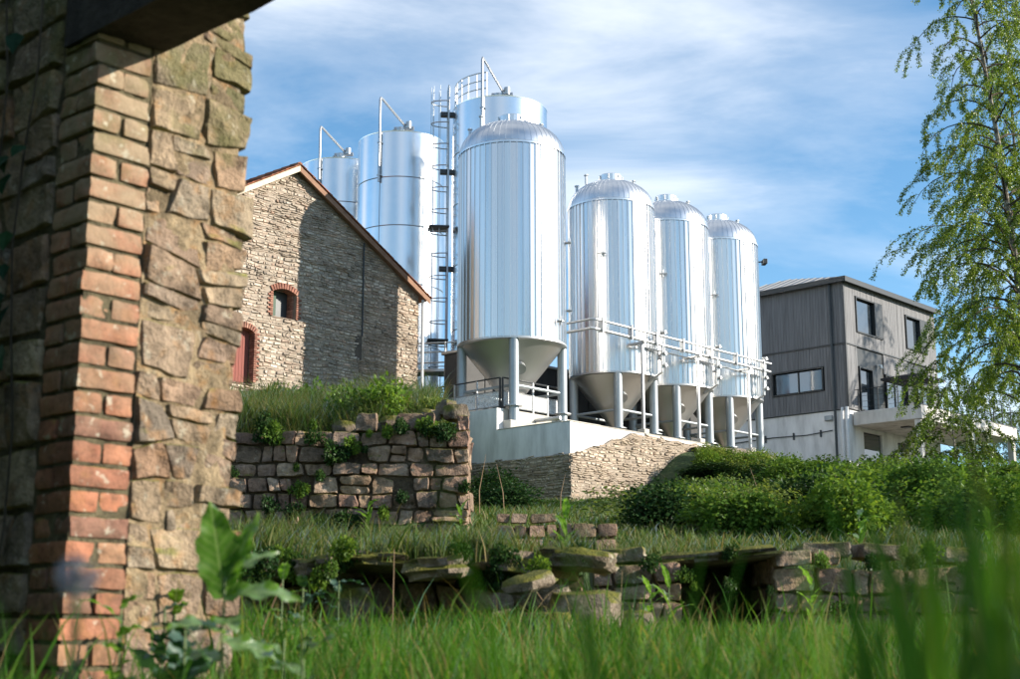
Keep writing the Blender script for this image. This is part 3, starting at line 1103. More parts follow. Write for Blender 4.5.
# ------------------------------------------------------------------ smooth tanks behind
def vat(label, x, y, Rr, ztop, vaz, seed, vent_h):
    zb = 8.0
    Ht = ztop - zb
    t = thing('smooth_tank', label, 'tank', (x, y, zb), 0, 'smooth tanks rising behind the barn')
    # plate rings as parts
    zs = [-.6, 2.0, 4.7, 7.4, 10.0, 12.2, Ht]
    for i in range(len(zs) - 1):
        rr_ = Rr
        MB().lathe([(rr_ - .01, zs[i] + .02), (rr_, zs[i] + .035), (rr_, zs[i + 1] - .015), (rr_ - .01, zs[i + 1])], 72).build('plate_ring', M['steel'], t, True)
    MB().lathe([(Rr - .025, -.6), (Rr - .025, Ht - .05)], 48).build('inner_shell', M['blackseam'], t, True)
    MB().lathe([(Rr + .004, Ht - .01), (Rr + .012, Ht + .03), (Rr - .08, Ht + .06), (Rr * .6, Ht + .16), (.3, Ht + .24), (.01, Ht + .24)], 72).build('roof_plate', M['steel'], t, True)
    a = R(az_of(vaz))
    c, s = math.cos(a), math.sin(a)
    seam = MB().tube([(Rr * c * 1.002, Rr * s * 1.002, 0), (Rr * c * 1.002, Rr * s * 1.002, Ht)], .012, 6)
    seam.build('weld_seam', M['blackseam'], t)
    ro = Rr + .10
    vp = MB().tube([(ro * c, ro * s, Ht - 2.3), (ro * c, ro * s, Ht + vent_h - .12), (ro * c * .97, ro * s * .97, Ht + vent_h), (ro * c * .88, ro * s * .88, Ht + vent_h - .03), (.12, -.1, Ht + .95), (.0, 0, Ht + .75)], .055, 10)
    vpo = vp.build('vent_pipe', M['galv'], t, True)
    for z in (Ht - 2.0, Ht - .5):
        MB().bbox(-.03, .14, -.09, .09, z - .03, z + .03, .01, M=Matrix.Translation((Rr * c, Rr * s, 0)) @ Matrix.Rotation(a, 4, 'Z')).build('pipe_clip', M['galv'], vpo)
    mo = MB().tube([(-.05, 0, Ht + .4), (-.05, 0, Ht + .85)], .22, 14)
    mo.tube([(.3, -.1, Ht + .80), (.3, -.1, Ht + 1.10)], .14, 12)
    mo.tube([(-.35, 0, Ht + .80), (.55, -.1, Ht + .80)], .10, 10)
    mo.tube([(-.4, .1, Ht + .45), (-.4, .1, Ht + .80)], .06, 8)
    mo.build('valve_head', M['galv'], t, True)
    return t


vat('smooth steel tank farthest behind the barn roof, lowest of its row', -8.05, 64.6, 1.95, 22.32, 203, 1, 1.55)
vat('smooth steel tank between barn roof and caged ladder', -4.9, 61.0, 1.95, 22.3, 204, 2, 1.6)
r3 = vat('tallest smooth steel tank with caged ladder, behind the large ribbed tank', -0.43, 57.0, 2.0, 22.34, 200, 3, 1.7)
# caged ladder on the tall tank
LA = R(az_of(262))
Ml = Matrix.Translation((2.0 * math.cos(LA), 2.0 * math.sin(LA), 0)) @ Matrix.Rotation(LA, 4, 'Z')


def lp(x, y, z):
    return Ml @ Vector((x, y, z))


HT = 14.34
lad = MB()
for s in (-.23, .23):
    lad.tube([lp(.20, s, -.5), lp(.20, s, HT + 1.0)], .04, 6)
lado = lad.build('ladder', M['galv'], r3)
for k in range(52):
    MB().tube([lp(.20, -.23, .1 + k * .3), lp(.20, .23, .1 + k * .3)], .022, 6).build('rung', M['galv'], lado)
k = 0
z = 2.3
while z < HT + 1.1:
    MB().tube([lp(.20 + .72 * math.sin(PI * i / 12), -.36 * math.cos(PI * i / 12), z) for i in range(13)], .024, 6).build('cage_hoop', M['galv'], lado)
    z += .95
for i in (2, 4, 6, 8, 10):
    MB().tube([lp(.20 + .72 * math.sin(PI * i / 12), -.36 * math.cos(PI * i / 12), 2.3) for _ in (0,)] + [lp(.20 + .72 * math.sin(PI * i / 12), -.36 * math.cos(PI * i / 12), HT + 1.0)], .016, 5).build('cage_bar', M['galv'], lado)
for z in (3.0, 7.4, 11.6, HT - .2):
    MB().bbox(-.05, .55, -.12, .12, z - .10, z + .10, .02, M=Ml).build('bracket', M['darkmetal'], lado)
for z in (4.3, 9.1):
    MB().bbox(.15, 1.0, -.45, .45, z, z + .07, .01, M=Ml).build('rest_platform', M['darkmetal'], lado)
# guard rail on top, beside the ladder head
gr = MB()
ang = [LA + d_ for d_ in np.linspace(-.05, 1.15, 6)]
for a in ang:
    gr.tube([(1.9 * math.cos(a), 1.9 * math.sin(a), HT - .1), (1.9 * math.cos(a), 1.9 * math.sin(a), HT + 1.1)], .026, 6)
for z in (HT + 1.1, HT + .75, HT + .4):
    gr.tube([(1.9 * math.cos(a), 1.9 * math.sin(a), z) for a in ang], .024, 6)
gr.build('guard_rail', M['galv'], r3)

#%%TERRACE
# ------------------------------------------------------------------ terrace wall, platform, railings
tw = thing('terrace_wall', 'white rendered terrace wall on a rubble base, in front of the platform', 'wall', (WX, WY, 0), GRID)
wl = MB()
# right-hand lit wing and left-hand shaded wing of the parapet
wl.box(0, 7.6, 0.0, 0.30, 4.0, 7.08)
wl.box(0.0, 0.30, 0.302, 3.10, 4.0, 7.10)
wl.box(0.0, 0.30, 3.102, 9.0, 4.0, 7.84)
wl.build('rendered_wall', M['white_wall'], tw)
cp = MB()
cp.bbox(-.02, 7.6, -.02, .32, 7.082, 7.11, .008)
cp.bbox(-.02, .32, .33, 3.08, 7.104, 7.13, .008)
cp.build('coping', M['concrete'], tw)


def rt_top(u):
    return float(np.interp(u, [0, 1.2, 3.15, 5.0, 8.0], [6.10, 6.45, 7.06, 7.03, 6.98])) + .05 * math.sin(u * 7)


st = small_stones(-.12, 8.0, rt_top, 3.6, 0.075, 0.19, 21, lambda u, z, o: (u, -.12 - o, z), None, .045)
tag(st.build('rubble_facing', M['wall_stone'], tw), kind='stuff')
bk = MB()
for i in range(16):
    a, c_ = i * .5, (i + 1) * .5
    bk.prism([(a - .12 * (i == 0), 3.6), (c_, 3.6), (c_, rt_top(c_) - .04), (a - .12 * (i == 0), rt_top(a) - .04)], -.12, -.002)
bk.build('rubble_base', M['barn_mortar'], tw)
st = small_stones(-.12, 9.0, lambda u: 6.10 + .03 * math.sin(u * 5), 3.6, 0.075, 0.19, 22, lambda u, z, o: (-.12 - o, u, z), None, .045)
tag(st.build('rubble_facing', M['wall_stone'], tw), kind='stuff')
MB().box(-.12, -.002, -.118, 9.0, 3.6, 6.06).build('rubble_base', M['barn_mortar'], tw)

pf = thing('concrete_platform', 'pale concrete platform under the large ribbed tank', 'platform', (WX, WY, 0), GRID)
sb = MB()
sb.box(.304, 5.4, 3.13, 8.6, 5.5, 7.86)
sb.build('slab', M['concrete'], pf)
MB().bbox(.302, 5.4, 2.78, 3.128, 6.0, 7.46, .02).build('step', M['concrete'], pf)


def railing(label, p0, p1, n, zf, h=1.05, perf=True):
    t = thing('railing', label, 'railing', (WX, WY, 0), GRID, 'railings round the tank platform')
    P0, P1 = Vector(p0), Vector(p1)
    for i in range(n + 1):
        p = P0.lerp(P1, i / n)
        MB().bbox(p.x - .028, p.x + .028, p.y - .028, p.y + .028, zf, zf + h, .005).build('post', M['darkmetal'] if i in (0,) else M['galv'], t)
    d = (P1 - P0).normalized()
    for zz_, rr_ in ((h, .026), (h * .58, .016), (.10, .018)):
        MB().tube([(P0.x, P0.y, zf + zz_), (P1.x, P1.y, zf + zz_)], rr_, 6).build('rail', M['darkmetal'] if zz_ > .9 * h else M['galv'], t)
    if perf:
        for i in range(n):
            a = P0.lerp(P1, (i + .06) / n)
            c_ = P0.lerp(P1, (i + .94) / n)
            nn = Vector((-d.y, d.x)) * .004
            mb = MB()
            mb.v = [(a.x - nn.x, a.y - nn.y, zf + .12), (c_.x - nn.x, c_.y - nn.y, zf + .12), (c_.x - nn.x, c_.y - nn.y, zf + h * .56), (a.x - nn.x, a.y - nn.y, zf + h * .56),
                    (a.x + nn.x, a.y + nn.y, zf + .12), (c_.x + nn.x, c_.y + nn.y, zf + .12), (c_.x + nn.x, c_.y + nn.y, zf + h * .56), (a.x + nn.x, a.y + nn.y, zf + h * .56)]
            for q in ((0, 1, 2, 3), (7, 6, 5, 4), (0, 4, 5, 1), (1, 5, 6, 2), (2, 6, 7, 3), (3, 7, 4, 0)):
                mb.quad(*q)
            mb.build('infill_panel', M['perf'], t)
    return t


railing('sunlit railing with perforated panels on the platform, above the concrete step', (.40, 3.22), (3.4, 3.22), 4, 7.86)
railing('short railing above the shaded white wall at the platform end near the barn', (.36, 3.30), (.36, 7.5), 4, 7.86)
# walkway railing seen in the gap between the barn and the large tank
wk = thing('steel_walkway', 'galvanised walkway with railing between barn and large ribbed tank', 'walkway', (-3.6, 52.5, 8.2), R(-12))
MB().bbox(-1.2, 2.6, -.4, .4, 2.0, 2.12, .02).build('deck', M['galv'], wk)
for z in (2.35, 2.75, 3.1):
    MB().tube([(-1.2, -.42, z), (2.6, -.42, z)], .03, 6).build('rail', M['galv'], wk)
for x in (-1.1, .1, 1.3, 2.5):
    MB().tube([(x, -.42, -.4), (x, -.42, 3.12)], .04, 6).build('post', M['galv'], wk)
for k in range(12):
    MB().tube([(-1.0 + k * .3, -.36, -.3), (-1.0 + k * .3, -.36, 2.0)], .018, 5).build('bar', M['darkmetal'], wk)

# ------------------------------------------------------------------ pipe bridge in front of the three tanks
pbx, pby = 5.48, 51.6
pb = thing('pipe_bridge', 'galvanised double pipe bridge on slim posts in front of the ribbed tanks', 'pipework', (pbx, pby, 0), GRID)
for (z, rr_, y) in ((11.55, .045, 0), (11.22, .055, .05)):
    MB().tube([(-3.75, 1.9, z), (-3.75, .12, z), (-3.62, y, z), (7.8, y, z)], rr_, 10).build('pipe', M['galv'], pb, True)
MB().tube([(-.9, .30, 11.05), (3.2, .30, 11.05), (7.4, .30, 11.0)], .03, 8).build('pipe', M['galv'], pb, True)
for x in (-.95, 2.55, 6.05):
    po = MB().bbox(x - .05, x + .05, -.05, .05, 7.2, 11.1, .008).build('post', M['galv'], pb)
    MB().bbox(x - .06, x + .06, -.16, .62, 11.06, 11.14, .008).build('crossarm', M['galv'], po)
    MB().bbox(x - .16, x + .16, -.16, .16, 7.2, 7.9, .02).build('footing', M['concrete'], po)
for x in (-3.3, -1.6, -.1, 1.6, 3.4, 5.2, 7.2):
    MB().bbox(x - .025, x + .025, -.09, .12, 11.12, 11.64, .006).build('pipe_clamp', M['galv'], pb)
for x in (.35, 3.95, 7.3):
    v = MB().tube([(x, .02, 11.2), (x, .05, 10.2), (x, .7, 9.9)], .05, 8)
    v.tube([(x + .18, .05, 11.5), (x + .18, .1, 10.4)], .035, 8)
    vo = v.build('drop_pipe', M['galv'], pb, True)
    for zz_ in (10.45, 10.9, 11.7):
        MB().tube([(x - .13, -.02, zz_), (x + .28, -.02, zz_)], .035, 6).tube([(x + .05, -.1, zz_), (x + .05, .1, zz_)], .07, 8).build('valve', M['galv'], vo)

sh_ = thing('equipment_shed', 'low dark metal equipment shed behind the ribbed tanks', 'shed', (2.0, 54.8, 8.0), GRID)
MB().box(-5.4, 9.6, 0, 1.05, -.4, 2.75).build('wall', M['darkmetal'], sh_)
MB().bbox(-5.5, 9.7, -.12, 1.15, 2.752, 2.86, .02).build('roof', M['galv'], sh_)
for k in range(15):
    MB().bbox(-5.35 + k, -4.41 + k, -.035, -.002, -.4, 2.70, .012).build('panel', M['shedpanel'], sh_)

#%%BUILDING
# ------------------------------------------------------------------ timber clad building
bd = thing('timber_clad_building', 'modern building clad in weathered grey boards over a white base, with balcony', 'building', (15.0, 62.0, 8.0), GRID)
LX, LY = 9.0, 9.0
ZM, ZW, ZE = 5.42, 2.45, 8.25     # storey joint, top of white base, eave above the base
winR = [(1.05, 3.5, 6.05, 7.75), (5.85, 8.0, 6.0, 7.68)]
winRl = [(1.1, 2.35, 2.47, 4.5), (3.55, 5.75, 2.47, 4.45), (6.6, 8.3, 2.47, 4.4)]
winL = [(1.2, 3.9, 3.36, 4.48)]


def cut_wall(u0, u1, z0, z1, holes, put):
    """fills a rectangle minus holes with rectangles; put(a, b, c, d)"""
    us = sorted({u0, u1} | {h[0] for h in holes if u0 < h[0] < u1} | {h[1] for h in holes if u0 < h[1] < u1})
    for a, b_ in zip(us[:-1], us[1:]):
        m_ = (a + b_) / 2
        cov = sorted([(h[2], h[3]) for h in holes if h[0] < m_ < h[1]])
        z = z0
        for (p, q) in cov:
            if p > z:
                put(a, b_, z, min(p, z1))
            z = max(z, q)
        if z < z1:
            put(a, b_, z, z1)


core = MB()
cut_wall(.06, LX, ZW, ZE, winR + winRl, lambda a, b_, c, d: core.box(a, b_, .06, .30, c, d))
cut_wall(.302, LY, ZW, ZE, winL, lambda a, b_, c, d: core.box(.06, .30, a, b_, c, d))
core.box(LX - .3, LX, .302, LY, ZW, ZE)
core.box(.302, LX - .302, LY - .3, LY, ZW, ZE)
core.build('wall', M['frame'], bd)
base = MB()
bwin = [(1.4, 3.1, .2, 1.55), (4.6, 5.5, .5, 1.4), (6.8, 7.5, .4, 1.3)]
cut_wall(.10, LX, -1.0, ZW - .03, bwin, lambda a, b_, c, d: base.box(a, b_, .10, .34, c, d))
base.box(.10, .34, .342, LY, -1.0, ZW - .03)
base.build('white_base', M['white_wall'], bd)
# boards: each one its own piece on the two visible faces, by storey
bw = 0.145


def boards(face, L, holes, zlo, zhi):
    n = int(L / bw)
    for i in range(n):
        a, b_ = i * bw, (i + 1) * bw - .012
        m_ = (a + b_) / 2
        cov = sorted([(h[2], h[3]) for h in holes if h[0] - .03 < m_ < h[1] + .03])
        z = zlo
        segs = []
        for (p, q) in cov:
            if p > z and p < zhi:
                segs.append((z, p))
            z = max(z, min(q, zhi)) if q > zlo else z
        if z < zhi - .02:
            segs.append((z, zhi))
        pr = rng.uniform(0, .012)
        for (p, q) in segs:
            mb = MB()
            if face == 'R':
                mb.box(a, b_, .02 - pr, .058, p, q)
            else:
                mb.box(.02 - pr, .058, a, b_, p, q)
            mb.build('board', M['board'], bd)


boards('R', LX, winR + winRl, ZW, ZM - .03)
boards('R', LX, winR + winRl, ZM + .03, ZE)
boards('L', 7.2, winL, ZW, ZM - .03)
boards('L', 7.2, winL, ZM + .03, ZE)
fl = MB()
fl.bbox(-.03, LX, -.03, .03, ZM - .045, ZM + .02, .006)
fl.bbox(-.03, .03, .032, LY, ZM - .045, ZM + .02, .006)
fl.bbox(-.02, .06, -.02, .06, ZW, ZE, .01)
fl.build('flashing', M['darkmetal'], bd)


def window(face, x0, x1, z0, z1, nm=2, parent=bd, out=.04, name='window'):
    def P(u0, u1, o0, o1, a, b_, mb):
        if face == 'R':
            mb.bbox(u0, u1, o0, o1, a, b_, .008)
        else:
            mb.bbox(o0, o1, u0, u1, a, b_, .008)
    f = MB()
    t_ = .075
    P(x0, x0 + t_, -out, .2, z0, z1, f)
    P(x1 - t_, x1, -out, .2, z0, z1, f)
    P(x0 + t_ + .001, x1 - t_ - .001, -out, .2, z1 - t_, z1, f)
    P(x0 + t_ + .001, x1 - t_ - .001, -out, .2, z0, z0 + t_, f)
    fo = f.build(name, M['frame'], parent)
    w_ = (x1 - x0 - 2 * t_) / nm
    for k in range(nm):
        g = MB()
        P(x0 + t_ + k * w_ + .03, x0 + t_ + (k + 1) * w_ - .03, .13, .15, z0 + t_ + .03, z1 - t_ - .03, g)
        g.build('pane', M['glass'], fo)
        if k:
            q = MB()
            P(x0 + t_ + k * w_ - .035, x0 + t_ + k * w_ + .035, .09, .18, z0 + t_, z1 - t_, q)
            q.build('mullion', M['frame'], fo)
    return fo


for h in winR:
    f = window('R', *h, nm=1)
    MB().bbox(h[1] - .75, h[1] - .02, -.06, .12, h[2] + .05, h[3] - .04, .01).build('shutter', M['frame'], f)
window('R', *winRl[0], nm=1)
window('R', *winRl[1], nm=2)
window('R', *winRl[2], nm=2)
window('L', *winL[0], nm=2)
for h in bwin:
    f = MB()
    f.bbox(h[0], h[1], .20, .24, h[2], h[3], .01)
    fo = f.build('window', M['frame'], bd)
    MB().box(h[0] + .08, h[1] - .08, .185, .198, h[2] + .08, h[3] - .08).build('pane', M['glass'], fo)
# dark interior so that glass has something behind it
MB().box(.5, LX - .5, .5, LY - .5, ZW, ZE - .2).build('room_interior', M['frame'], bd)
# roof: low hip of standing seam metal
ov = .22
rz0, rz1 = ZE + .02, ZE + 1.3
c4 = [(-ov, -ov), (LX + ov, -ov), (LX + ov, LY + ov), (-ov, LY + ov)]
rd1, rd2 = (2.6, 4.4), (LX - 2.6, 4.8)
rf = MB()
rf.v = [(x, y, rz0) for x, y in c4] + [(x, y, rz0 + .12) for x, y in c4] + [(rd1[0], rd1[1], rz1), (rd2[0], rd2[1], rz1)]
for q in ((3, 2, 1, 0), (0, 1, 5, 4), (1, 2, 6, 5), (2, 3, 7, 6), (3, 0, 4, 7), (4, 5, 9, 8), (5, 6, 9), (6, 7, 8, 9), (7, 4, 8)):
    rf.quad(*q)
rfo = rf.build('roof', M['roofmetal'], bd)
# standing seams on the hip above the left face
for k in range(16):
    y = .3 + k * .55
    if y < rd1[1]:
        fx = y / rd1[1]
    else:
        fx = (LY - y) / (LY - rd1[1])
    fx = max(fx, .02)
    MB().tube([(-ov, y, rz0 + .14), (-ov + (rd1[0] + ov) * fx, y + (rd1[1] - y) * 0.0, rz0 + .14 + (rz1 - rz0 - .12) * fx)], .022, 4).build('seam', M['roofmetal'], rfo)
tr = MB()
tr.bbox(-ov - .04, LX + ov, -ov - .045, -ov - .003, rz0 - .10, rz0 + .15, .01)
tr.bbox(-ov - .045, -ov - .003, -ov, LY + ov, rz0 - .10, rz0 + .15, .01)
tr.build('fascia', M['frame'], rfo)
# downpipes at the corner
MB().tube([(-.08, .65, -.6), (-.08, .65, ZE)], .06, 8).build('downpipe', M['darkmetal'], bd, True)
for (x, y) in ((-.08, .30), (-.10, .06)):
    MB().tube([(x, y, -.6), (x, y, ZW - .25), (x + .05, y, ZW + .05)], .075, 10).build('downpipe', M['pvc'], bd, True)
MB().tube([(.06, .9, 1.55), (.06, 2.2, 1.45), (.06, 4.0, 1.5), (.06, 6.5, 1.42)], .02, 6).build('cable', M['darkmetal'], bd)
MB().bbox(-.02, .10, .85, 1.25, 2.0, 2.22, .02).build('junction_box', M['leg'], bd)
for y in (1.5, 2.9, 4.4):
    MB().bbox(.04, .10, y - .04, y + .04, 1.30, 1.62, .01).build('cable_clip', M['darkmetal'], bd)
# balcony
bs_ = MB()
bs_.bbox(.35, 10.2, -3.25, -.003, 1.70, 2.30, .02)
blc = bs_.build('balcony_slab', M['slabconc'], bd)
for x in (.55, 5.6, 10.0):
    MB().bbox(x - .14, x + .14, -3.15, -2.87, -1.2, 1.698, .015).build('column', M['slabconc'], blc)
MB().bbox(2.0, 2.4, -1.8, -1.4, 1.64, 1.699, .01).build('ceiling_lamp', M['frame'], blc)
MB().bbox(.36, 10.18, -3.24, -3.16, 2.301, 2.36, .01).build('edge_trim', M['darkmetal'], blc)
rl = MB()
for k in range(11):
    x = .45 + k * .95
    MB().bbox(x - .02, x + .02, -3.12, -3.08, 2.30, 3.30, .004).build('railing_post', M['frame'], blc)
for k in range(4):
    y = -3.1 + k * .95
    MB().bbox(.43, .47, y - .02, y + .02, 2.30, 3.30, .004).build('railing_post', M['frame'], blc)
for z in (3.30, 3.0, 2.75, 2.5):
    MB().tube([(.45, -.05, z), (.45, -3.1, z), (10.1, -3.1, z)], .018 if z > 3.2 else .008, 5).build('railing_bar', M['frame'], blc)
# wall lamps
for (x, z) in ((2.95, 4.75), (6.2, 4.55)):
    MB().tube([(x, -.02, z), (x, -.12, z), (x, -.14, z - .14)], .07, 10).build('wall_lamp', M['lampwhite'], bd, True)
# folded dark sunshade over the balcony doors
aw = thing('balcony_sunshade', 'dark flat sunshade on a post over the balcony doors', 'sunshade', (15.0 + 3.3 * UX + 1.5 * UY, 62.0 + 3.3 * UY - 1.5 * UX, 10.31), GRID)
MB().tube([(0, 0, 0), (0, 0, 1.9)], .03, 8).build('pole', M['frame'], aw)
MB().bbox(-.3, .3, -.3, .3, 0, .06, .02).build('foot', M['frame'], aw)
cv = MB()
cv.v = [(-1.2, -1.0, 1.68), (1.2, -1.0, 1.68), (1.2, 1.0, 1.68), (-1.2, 1.0, 1.68), (0, 0, 1.98), (-1.2, -1.0, 1.58), (1.2, -1.0, 1.58), (1.2, 1.0, 1.58), (-1.2, 1.0, 1.58)]
for q in ((0, 1, 4), (1, 2, 4), (2, 3, 4), (3, 0, 4), (0, 5, 6, 1), (1, 6, 7, 2), (2, 7, 8, 3), (3, 8, 5, 0), (8, 7, 6, 5)):
    cv.quad(*q)
cv.build('canopy', M['canvas'], aw)
for k in range(5):
    x = -1.0 + k * .5
    MB().tube([(x, -1.01, 1.60), (x, -1.01, 1.50)], .03, 6).build('fringe_lamp', M['lampwhite'], aw)

#%%RUINS
# ------------------------------------------------------------------ ruined masonry, stone by stone
def rubble(u0, u1, z0, z1, h, w, seed, split=0.25, amp=0.025, slant=0.03):
    """irregular courses: list of quads ((u,z) x 4, counter-clockwise)"""
    r = random.Random(seed)
    zs = [z0]
    while zs[-1] < z1:
        zs.append(zs[-1] + h * r.uniform(0.65, 1.4))

    def bl(i, u):
        return zs[i] + (amp * noise.noise(Vector((u * 3.1, i * 7.3, seed * 1.7))) * 2 if 0 < i < len(zs) - 1 else 0)
    out = []
    for i in range(len(zs) - 1):
        us = [u0]
        while us[-1] < u1 - w * .5:
            us.append(us[-1] + w * r.uniform(0.55, 1.6))
        us[-1] = u1
        if len(us) < 2:
            us = [u0, u1]
        sl_ = [0] + [r.uniform(-slant, slant) for _ in us[1:-1]] + [0]
        for k in range(len(us) - 1):
            a0, a1 = us[k] - sl_[k], us[k] + sl_[k]
            b0, b1 = us[k + 1] - sl_[k + 1], us[k + 1] + sl_[k + 1]
            q = [(a0, bl(i, a0)), (b0, bl(i, b0)), (b1, bl(i + 1, b1)), (a1, bl(i + 1, a1))]
            if r.random() < split and (zs[i + 1] - zs[i]) > h * .8:
                f = r.uniform(.35, .65)
                g_ = f + r.uniform(-.12, .12)
                ml = (q[0][0] * (1 - f) + q[3][0] * f, q[0][1] * (1 - f) + q[3][1] * f)
                mr = (q[1][0] * (1 - g_) + q[2][0] * g_, q[1][1] * (1 - g_) + q[2][1] * g_)
                out.append([q[0], q[1], mr, ml])
                out.append([ml, mr, q[2], q[3]])
            else:
                out.append(q)
    return out


def stone_obj(q, plane, depth, mat, parent, seed, n=7, gap=0.012, rough=0.02, rnd=0.30, name='stone', back=0.05, cut=.22):
    """one stone filling the quad q on a wall, bulging out of it by depth"""
    r = random.Random(seed)
    cu = sum(p[0] for p in q) / 4
    cz = sum(p[1] for p in q) / 4
    wu = max(p[0] for p in q) - min(p[0] for p in q)
    wz = max(p[1] for p in q) - min(p[1] for p in q)
    fu = max(.3, 1 - 2 * gap / max(wu, .01))
    fz = max(.3, 1 - 2 * gap / max(wz, .01))
    q = [(cu + (p[0] - cu) * fu, cz + (p[1] - cz) * fz) for p in q]
    if r.random() < .7:
        k_ = r.randrange(4)
        c_ = r.uniform(.03, cut)
        q[k_] = (q[k_][0] + (cu - q[k_][0]) * c_, q[k_][1] + (cz - q[k_][1]) * c_)
    rnd = rnd * r.uniform(.4, 1.0)
    mb = MB()
    off = Vector((r.uniform(0, 50), r.uniform(0, 50), 0))
    tu, tz = r.uniform(-.25, .25) * depth, r.uniform(-.25, .25) * depth
    ts = [-1, -.965, -.90] + [(-.90 + 1.80 * i / (n - 5)) for i in range(1, n - 5)] + [.90, .965, 1]
    m = len(ts)
    edge = min(.012, .16 * min(wu, wz))
    for b_ in ts:
        for a in ts:
            A = a * math.sqrt(max(0, 1 - rnd * b_ * b_))
            B = b_ * math.sqrt(max(0, 1 - rnd * a * a))
            s, t = (A + 1) / 2, (B + 1) / 2
            u = (q[0][0] * (1 - s) + q[1][0] * s) * (1 - t) + (q[3][0] * (1 - s) + q[2][0] * s) * t
            z = (q[0][1] * (1 - s) + q[1][1] * s) * (1 - t) + (q[3][1] * (1 - s) + q[2][1] * s) * t
            e = max(abs(a), abs(b_))
            v = Vector((u, z, 0)) + off
            # worn outline
            u += rough * .55 * noise.noise(v * 13 + Vector((9, 0, 3)))
            z += rough * .55 * noise.noise(v * 13 + Vector((0, 5, 8)))
            if e > .99:
                o = -back
            else:
                # chipped facets plus finer roughness
                cell = noise.voronoi(v * 9)[0]
                fac = (cell[1] - cell[0])
                o = depth - (edge * .8 if e > .93 else 0)
                o += rough * (1.0 * noise.noise(v * 5) + .55 * noise.noise(v * 14) + .30 * noise.noise(v * 33) - .55 * max(0, .18 - fac) * 4)
                o += (tu * a + tz * b_) * .8
            mb.v.append(plane(u, z, o))
    for j in range(m - 1):
        for i in range(m - 1):
            k = j * m + i
            mb.quad(k, k + 1, k + m + 1, k + m, r=.5)
    me = mb.mesh(name)
    me.shade_smooth()
    me.set_sharp_from_angle(angle=R(30))
    return link(name, me, mat, parent)


def boulder(name, loc, size, mat, parent, seed, rz=0, rough=.22, n=12, boxy=.55, tilt=(0, 0)):
    r = random.Random(seed)
    off = Vector((r.uniform(0, 90), r.uniform(0, 90), r.uniform(0, 90)))
    mb = MB()
    m = n // 2 + 2
    for j in range(m + 1):
        ph = PI * j / m
        for i in range(n):
            th = 2 * PI * i / n
            p = Vector((math.sin(ph) * math.cos(th), math.sin(ph) * math.sin(th), math.cos(ph)))
            mx = max(abs(p.x), abs(p.y), abs(p.z))
            p = p * ((1 - boxy) + boxy / mx * .85)
            k = 1 + rough * noise.noise(p * 1.6 + off) + rough * .5 * noise.noise(p * 4 + off)
            p = p * k
            mb.v.append((p.x * size[0] / 2, p.y * size[1] / 2, p.z * size[2] / 2))
    for j in range(m):
        for i in range(n):
            i2 = (i + 1) % n
            mb.quad(j * n + i, (j + 1) * n + i, (j + 1) * n + i2, j * n + i2, r=.5)
    me = mb.mesh(name)
    me.shade_smooth()
    me.set_sharp_from_angle(angle=R(40))
    o = link(name, me, mat, parent)
    o.location = loc
    o.rotation_euler = (tilt[0], tilt[1], rz)
    return o


# ---- gate pier in the foreground: brick quoin, rubble behind it
pier = thing('ruined_gate_pier', 'tall ruined pier of red brick quoins and sandstone rubble rising from the meadow', 'pier', (-1.40, 4.5, 0), GRID)
MB().box(.016, .232, .016, 2.4, -.2, 3.5).box(.2321, .60, .03, 2.4, -.2, 3.5).build('mortar_core', M['joint'], pier)
mo_ = MB()
nu, nz = 22, 130
for j in range(nz):
    for i in range(nu):
        u, z_ = .229 + .395 * i / (nu - 1), -.05 + 3.4 * j / (nz - 1)
        v = Vector((u * 22, z_ * 22, 3))
        mo_.v.append((u, .012 - .012 * noise.noise(v) - .010 * noise.noise(v * .3) + (.02 if i == nu - 1 else 0), z_))
for j in range(nz - 1):
    for i in range(nu - 1):
        k_ = j * nu + i
        mo_.quad(k_, k_ + 1, k_ + nu + 1, k_ + nu, r=.5)
mo_.build('mortar_bed', M['pillar_mortar'], pier, True)
CH = 0.0803
nb = 0
z = 0.05
k = 0
r = random.Random(5)
